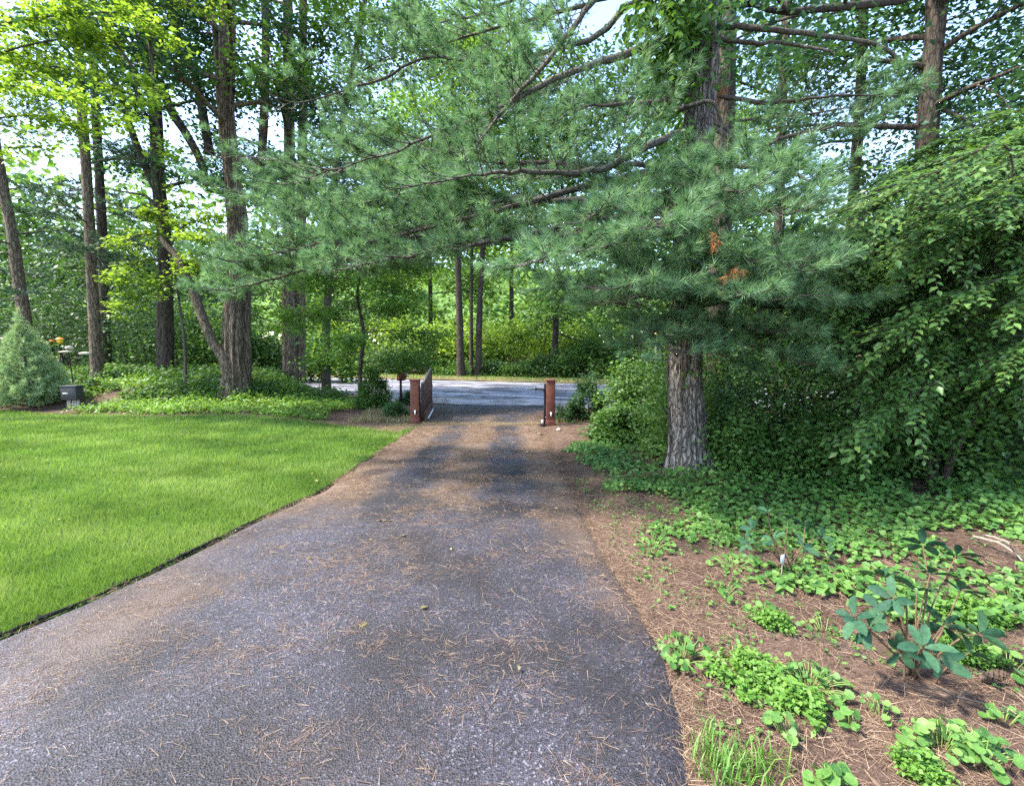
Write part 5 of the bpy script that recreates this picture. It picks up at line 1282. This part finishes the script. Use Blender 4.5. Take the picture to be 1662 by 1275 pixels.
# bright small-leaved weeds
def weed(label, cx_, cy_, rx, ry, n, seed, size=.022, hm=.11):
    rng = np.random.default_rng(seed); px, py = c7(cx_, cy_); b = gnd(px, py, .1); b[2] = float(H(b[0], b[1])); sc = b[1]/F_PX*.3983
    t = thing("bright_weed", label, "plant", b, "bright weeds in the bed"); gs, gl = Geo(), Geo(); C = []
    for k in range(n):
        a = rng.random()*2*PI; q = rng.random()**.5*(.85+.35*rng.random()); x, y = b[0]+math.cos(a)*q*rx*sc, b[1]+math.sin(a)*q*ry*sc*1.9; z0 = float(H(x, y)); h = hm*(.5+.5*rng.random())*(1.1-.5*q)
        tip = np.array([x+.02*rng.normal(), y+.02*rng.normal(), z0+h]); tube(gs, [[x, y, z0], tip], [.002, .001], 3, None, None, False)
        C += [np.array([x, y, z0])+(tip-[x, y, z0])*w for w in (.3, .5, .7, .85, 1)]
    gs.build("stems", M['stem_green'], t); leaf_cloud(gl, C, 5, .012, .005, size, rng, LEAF2, .4, .0); gl.build("foliage", M['lime_weed'], t)
weed("bright lime green bushy weed patch near the driveway's edge", 530, 760, 140, 80, 60, 1101, .03)
weed("bright weeds mixed into the round leafed clump", 760, 880, 120, 60, 32, 1102, .03)
weed("small bright weed sprig near the mulch middle", 640, 560, 50, 30, 60, 1103)
weed("bright weeds behind the leathery shrub", 1440, 560, 110, 60, 80, 1104, .03)
weed("lime weeds under the leathery shrub's right side", 1440, 700, 90, 50, 80, 1105)
weed("bright weed tuft at the lower right behind round leaves", 1230, 1160, 60, 40, 40, 1106)
def grass_tuft(label, cx_, cy_, n, seed):
    rng = np.random.default_rng(seed); px, py = c7(cx_, cy_); b = gnd(px, py, .1); b[2] = float(H(b[0], b[1])); t = thing("grass_tuft", label, "grass", b, "grass tufts by the driveway"); g = Geo()
    for k in range(n):
        a = rng.random()*2*PI; l = .06+.09*rng.random(); o = b+np.array([rng.normal()*.05, rng.normal()*.05, 0]); o[2] = float(H(o[0], o[1]))
        dv = np.array([math.cos(a), math.sin(a), 0])*(.3+.5*rng.random()); s = np.array([-math.sin(a), math.cos(a), 0])*.0028
        m1 = o+dv*l*.4+[0, 0, l*.7]; e = o+dv*l+[0, 0, l*.85]
        g.add(np.array([o-s, o+s, m1+s*.8, m1-s*.8, e]), [[0,1,2],[0,2,3],[3,2,4]], rng.random())
    g.build("blades", M['lime_weed'], t)
grass_tuft("grass tuft beside the driveway's lower right corner", 450, 1110, 110, 1201)
grass_tuft("second grass tuft just right of the drive corner tuft", 590, 1125, 70, 1202)
grass_tuft("thin grass sprout on the edge of the asphalt above the corner tuft", 375, 1000, 30, 1203)
WIDE2 = (np.array([[0,0,0],[-.42,.45,.07],[0,1,-.05],[.42,.45,.07]]), np.array([[0,2,1],[0,3,2]]))
# dense band of ivy-like cover further back
rng = np.random.default_rng(1300)
n = 66000
x = .7+7.5*rng.random(n); y = 2.5+7.3*rng.random(n)
dr_ = x-xr(y)
w = fbm2(x*.9, y*.9, 41)+.22*sm(.6, 2.2, dr_)+.10*sm(4.2, 6.0, y)-.3*sm(.55, .1, dr_)-.35*sm(7.5, 9.5, y)*sm(1.3, .4, dr_)
ww = w+.42*(noise2(x*2.2, y*2.2, 51)-.5)+.12*(noise2(x*9, y*9, 52)-.5)-.03*sm(4.4, 2.7, y)
m = (rng.random(n) < sm(.46, .63, ww-.08*sm(1.4, .5, dr_))) & (np.hypot(x-PB[0], (y-PB[1]))> .42) & (x/y < 1.2)
P = np.stack([x[m], y[m], H(x[m], y[m])], -1); hh = .03+.2*rng.random(len(P))*sm(.5, .8, w[m])*noise2(x[m]*2.4, y[m]*2.4, 71)*1.3
P[:, 2] += hh; az = rng.random(len(P))*2*PI
D = np.stack([np.cos(az), np.sin(az)-.3, -.2+.2*rng.normal(size=len(P))], -1); Nn = np.stack([.4*rng.normal(size=len(P)), -.3+.4*rng.normal(size=len(P)), np.ones(len(P))], -1)
g = Geo(); scatter(g, WIDE2[0], WIDE2[1], P, D, Nn, .038+.032*rng.random(len(P)), rng.random(len(P)))
g.build("ground_cover", M['cover'], None, False, kind="stuff", label="dense green ivy like ground cover around the large pine", category="ground cover")
print("cover", len(P))
# small stones by the gate
for k, (px, py, s, lab) in enumerate([(907, 701, .045, "pale stone on the mulch right of the right gate post"), (648, 686, .04, "white stone beside the left gate post")]):
    b = gnd(px, py); b[2] = float(H(b[0], b[1])); g = Geo()
    th = np.linspace(.2, PI-.2, 6); v = []; 
    prof = [(s*math.sin(a)*(1+.2*math.sin(a*5)), -s*.7*math.cos(a)+s*.4) for a in th]
    lathe(g, [(0.001, prof[0][1]-.004)]+prof+[(0.001, prof[-1][1]+.004)], b, 10)
    g.V[-1] += (rr.normal(size=g.V[-1].shape)*s*.1).astype(np.float32)
    o = g.build("stone", M['stone'], None, True); o["label"] = lab; o["category"] = "stone"; o["group"] = "small stones by the gate"
tri = sum(sum(len(p.vertices)-2 for p in ()) for _ in ())
# a few fallen leaves on lawn and drive
rng = np.random.default_rng(1400)
n = 90; y = 2+9*rng.random(n); x = np.where(np.arange(n) < 45, xl(y)-6*rng.random(n), xl(y)+(xr(y)-xl(y))*rng.random(n))
az = rng.random(n)*2*PI
g = Geo(); scatter(g, LEAF4[0], LEAF4[1], np.stack([x, y, np.where(np.arange(n) < 45, H(x, y)+.055, .062)], -1), np.stack([np.cos(az), np.sin(az), .1*rng.normal(size=n)], -1), np.stack([.3*rng.normal(size=n), .3*rng.normal(size=n), np.ones(n)], -1), .035+.03*rng.random(n), rng.random(n))
g.build("fallen_leaves", M['straw'], None, False, kind="stuff", label="few small tan fallen leaves scattered over lawn and drive", category="leaves")
# seedlings dotted over the mulch
n = 1500; y = 1.8+4.2*rng.random(n); x = xr(y)+.08+3.6*rng.random(n)**1.2
m = fbm2(x*1.6, y*1.6, 61) > .44
C = np.stack([x[m], y[m], H(x[m], y[m])+.02], -1)
g = Geo(); leaf_cloud(g, C, 4, .022, .008, .03, rng, LEAF2, .4, .0)
g.build("seedling_weeds", M['cover'], None, False, kind="stuff", label="tiny green seedlings dotted over the brown mulch", category="weeds")
for _o in bpy.data.objects:
    if "_base" in _o: del _o["_base"]
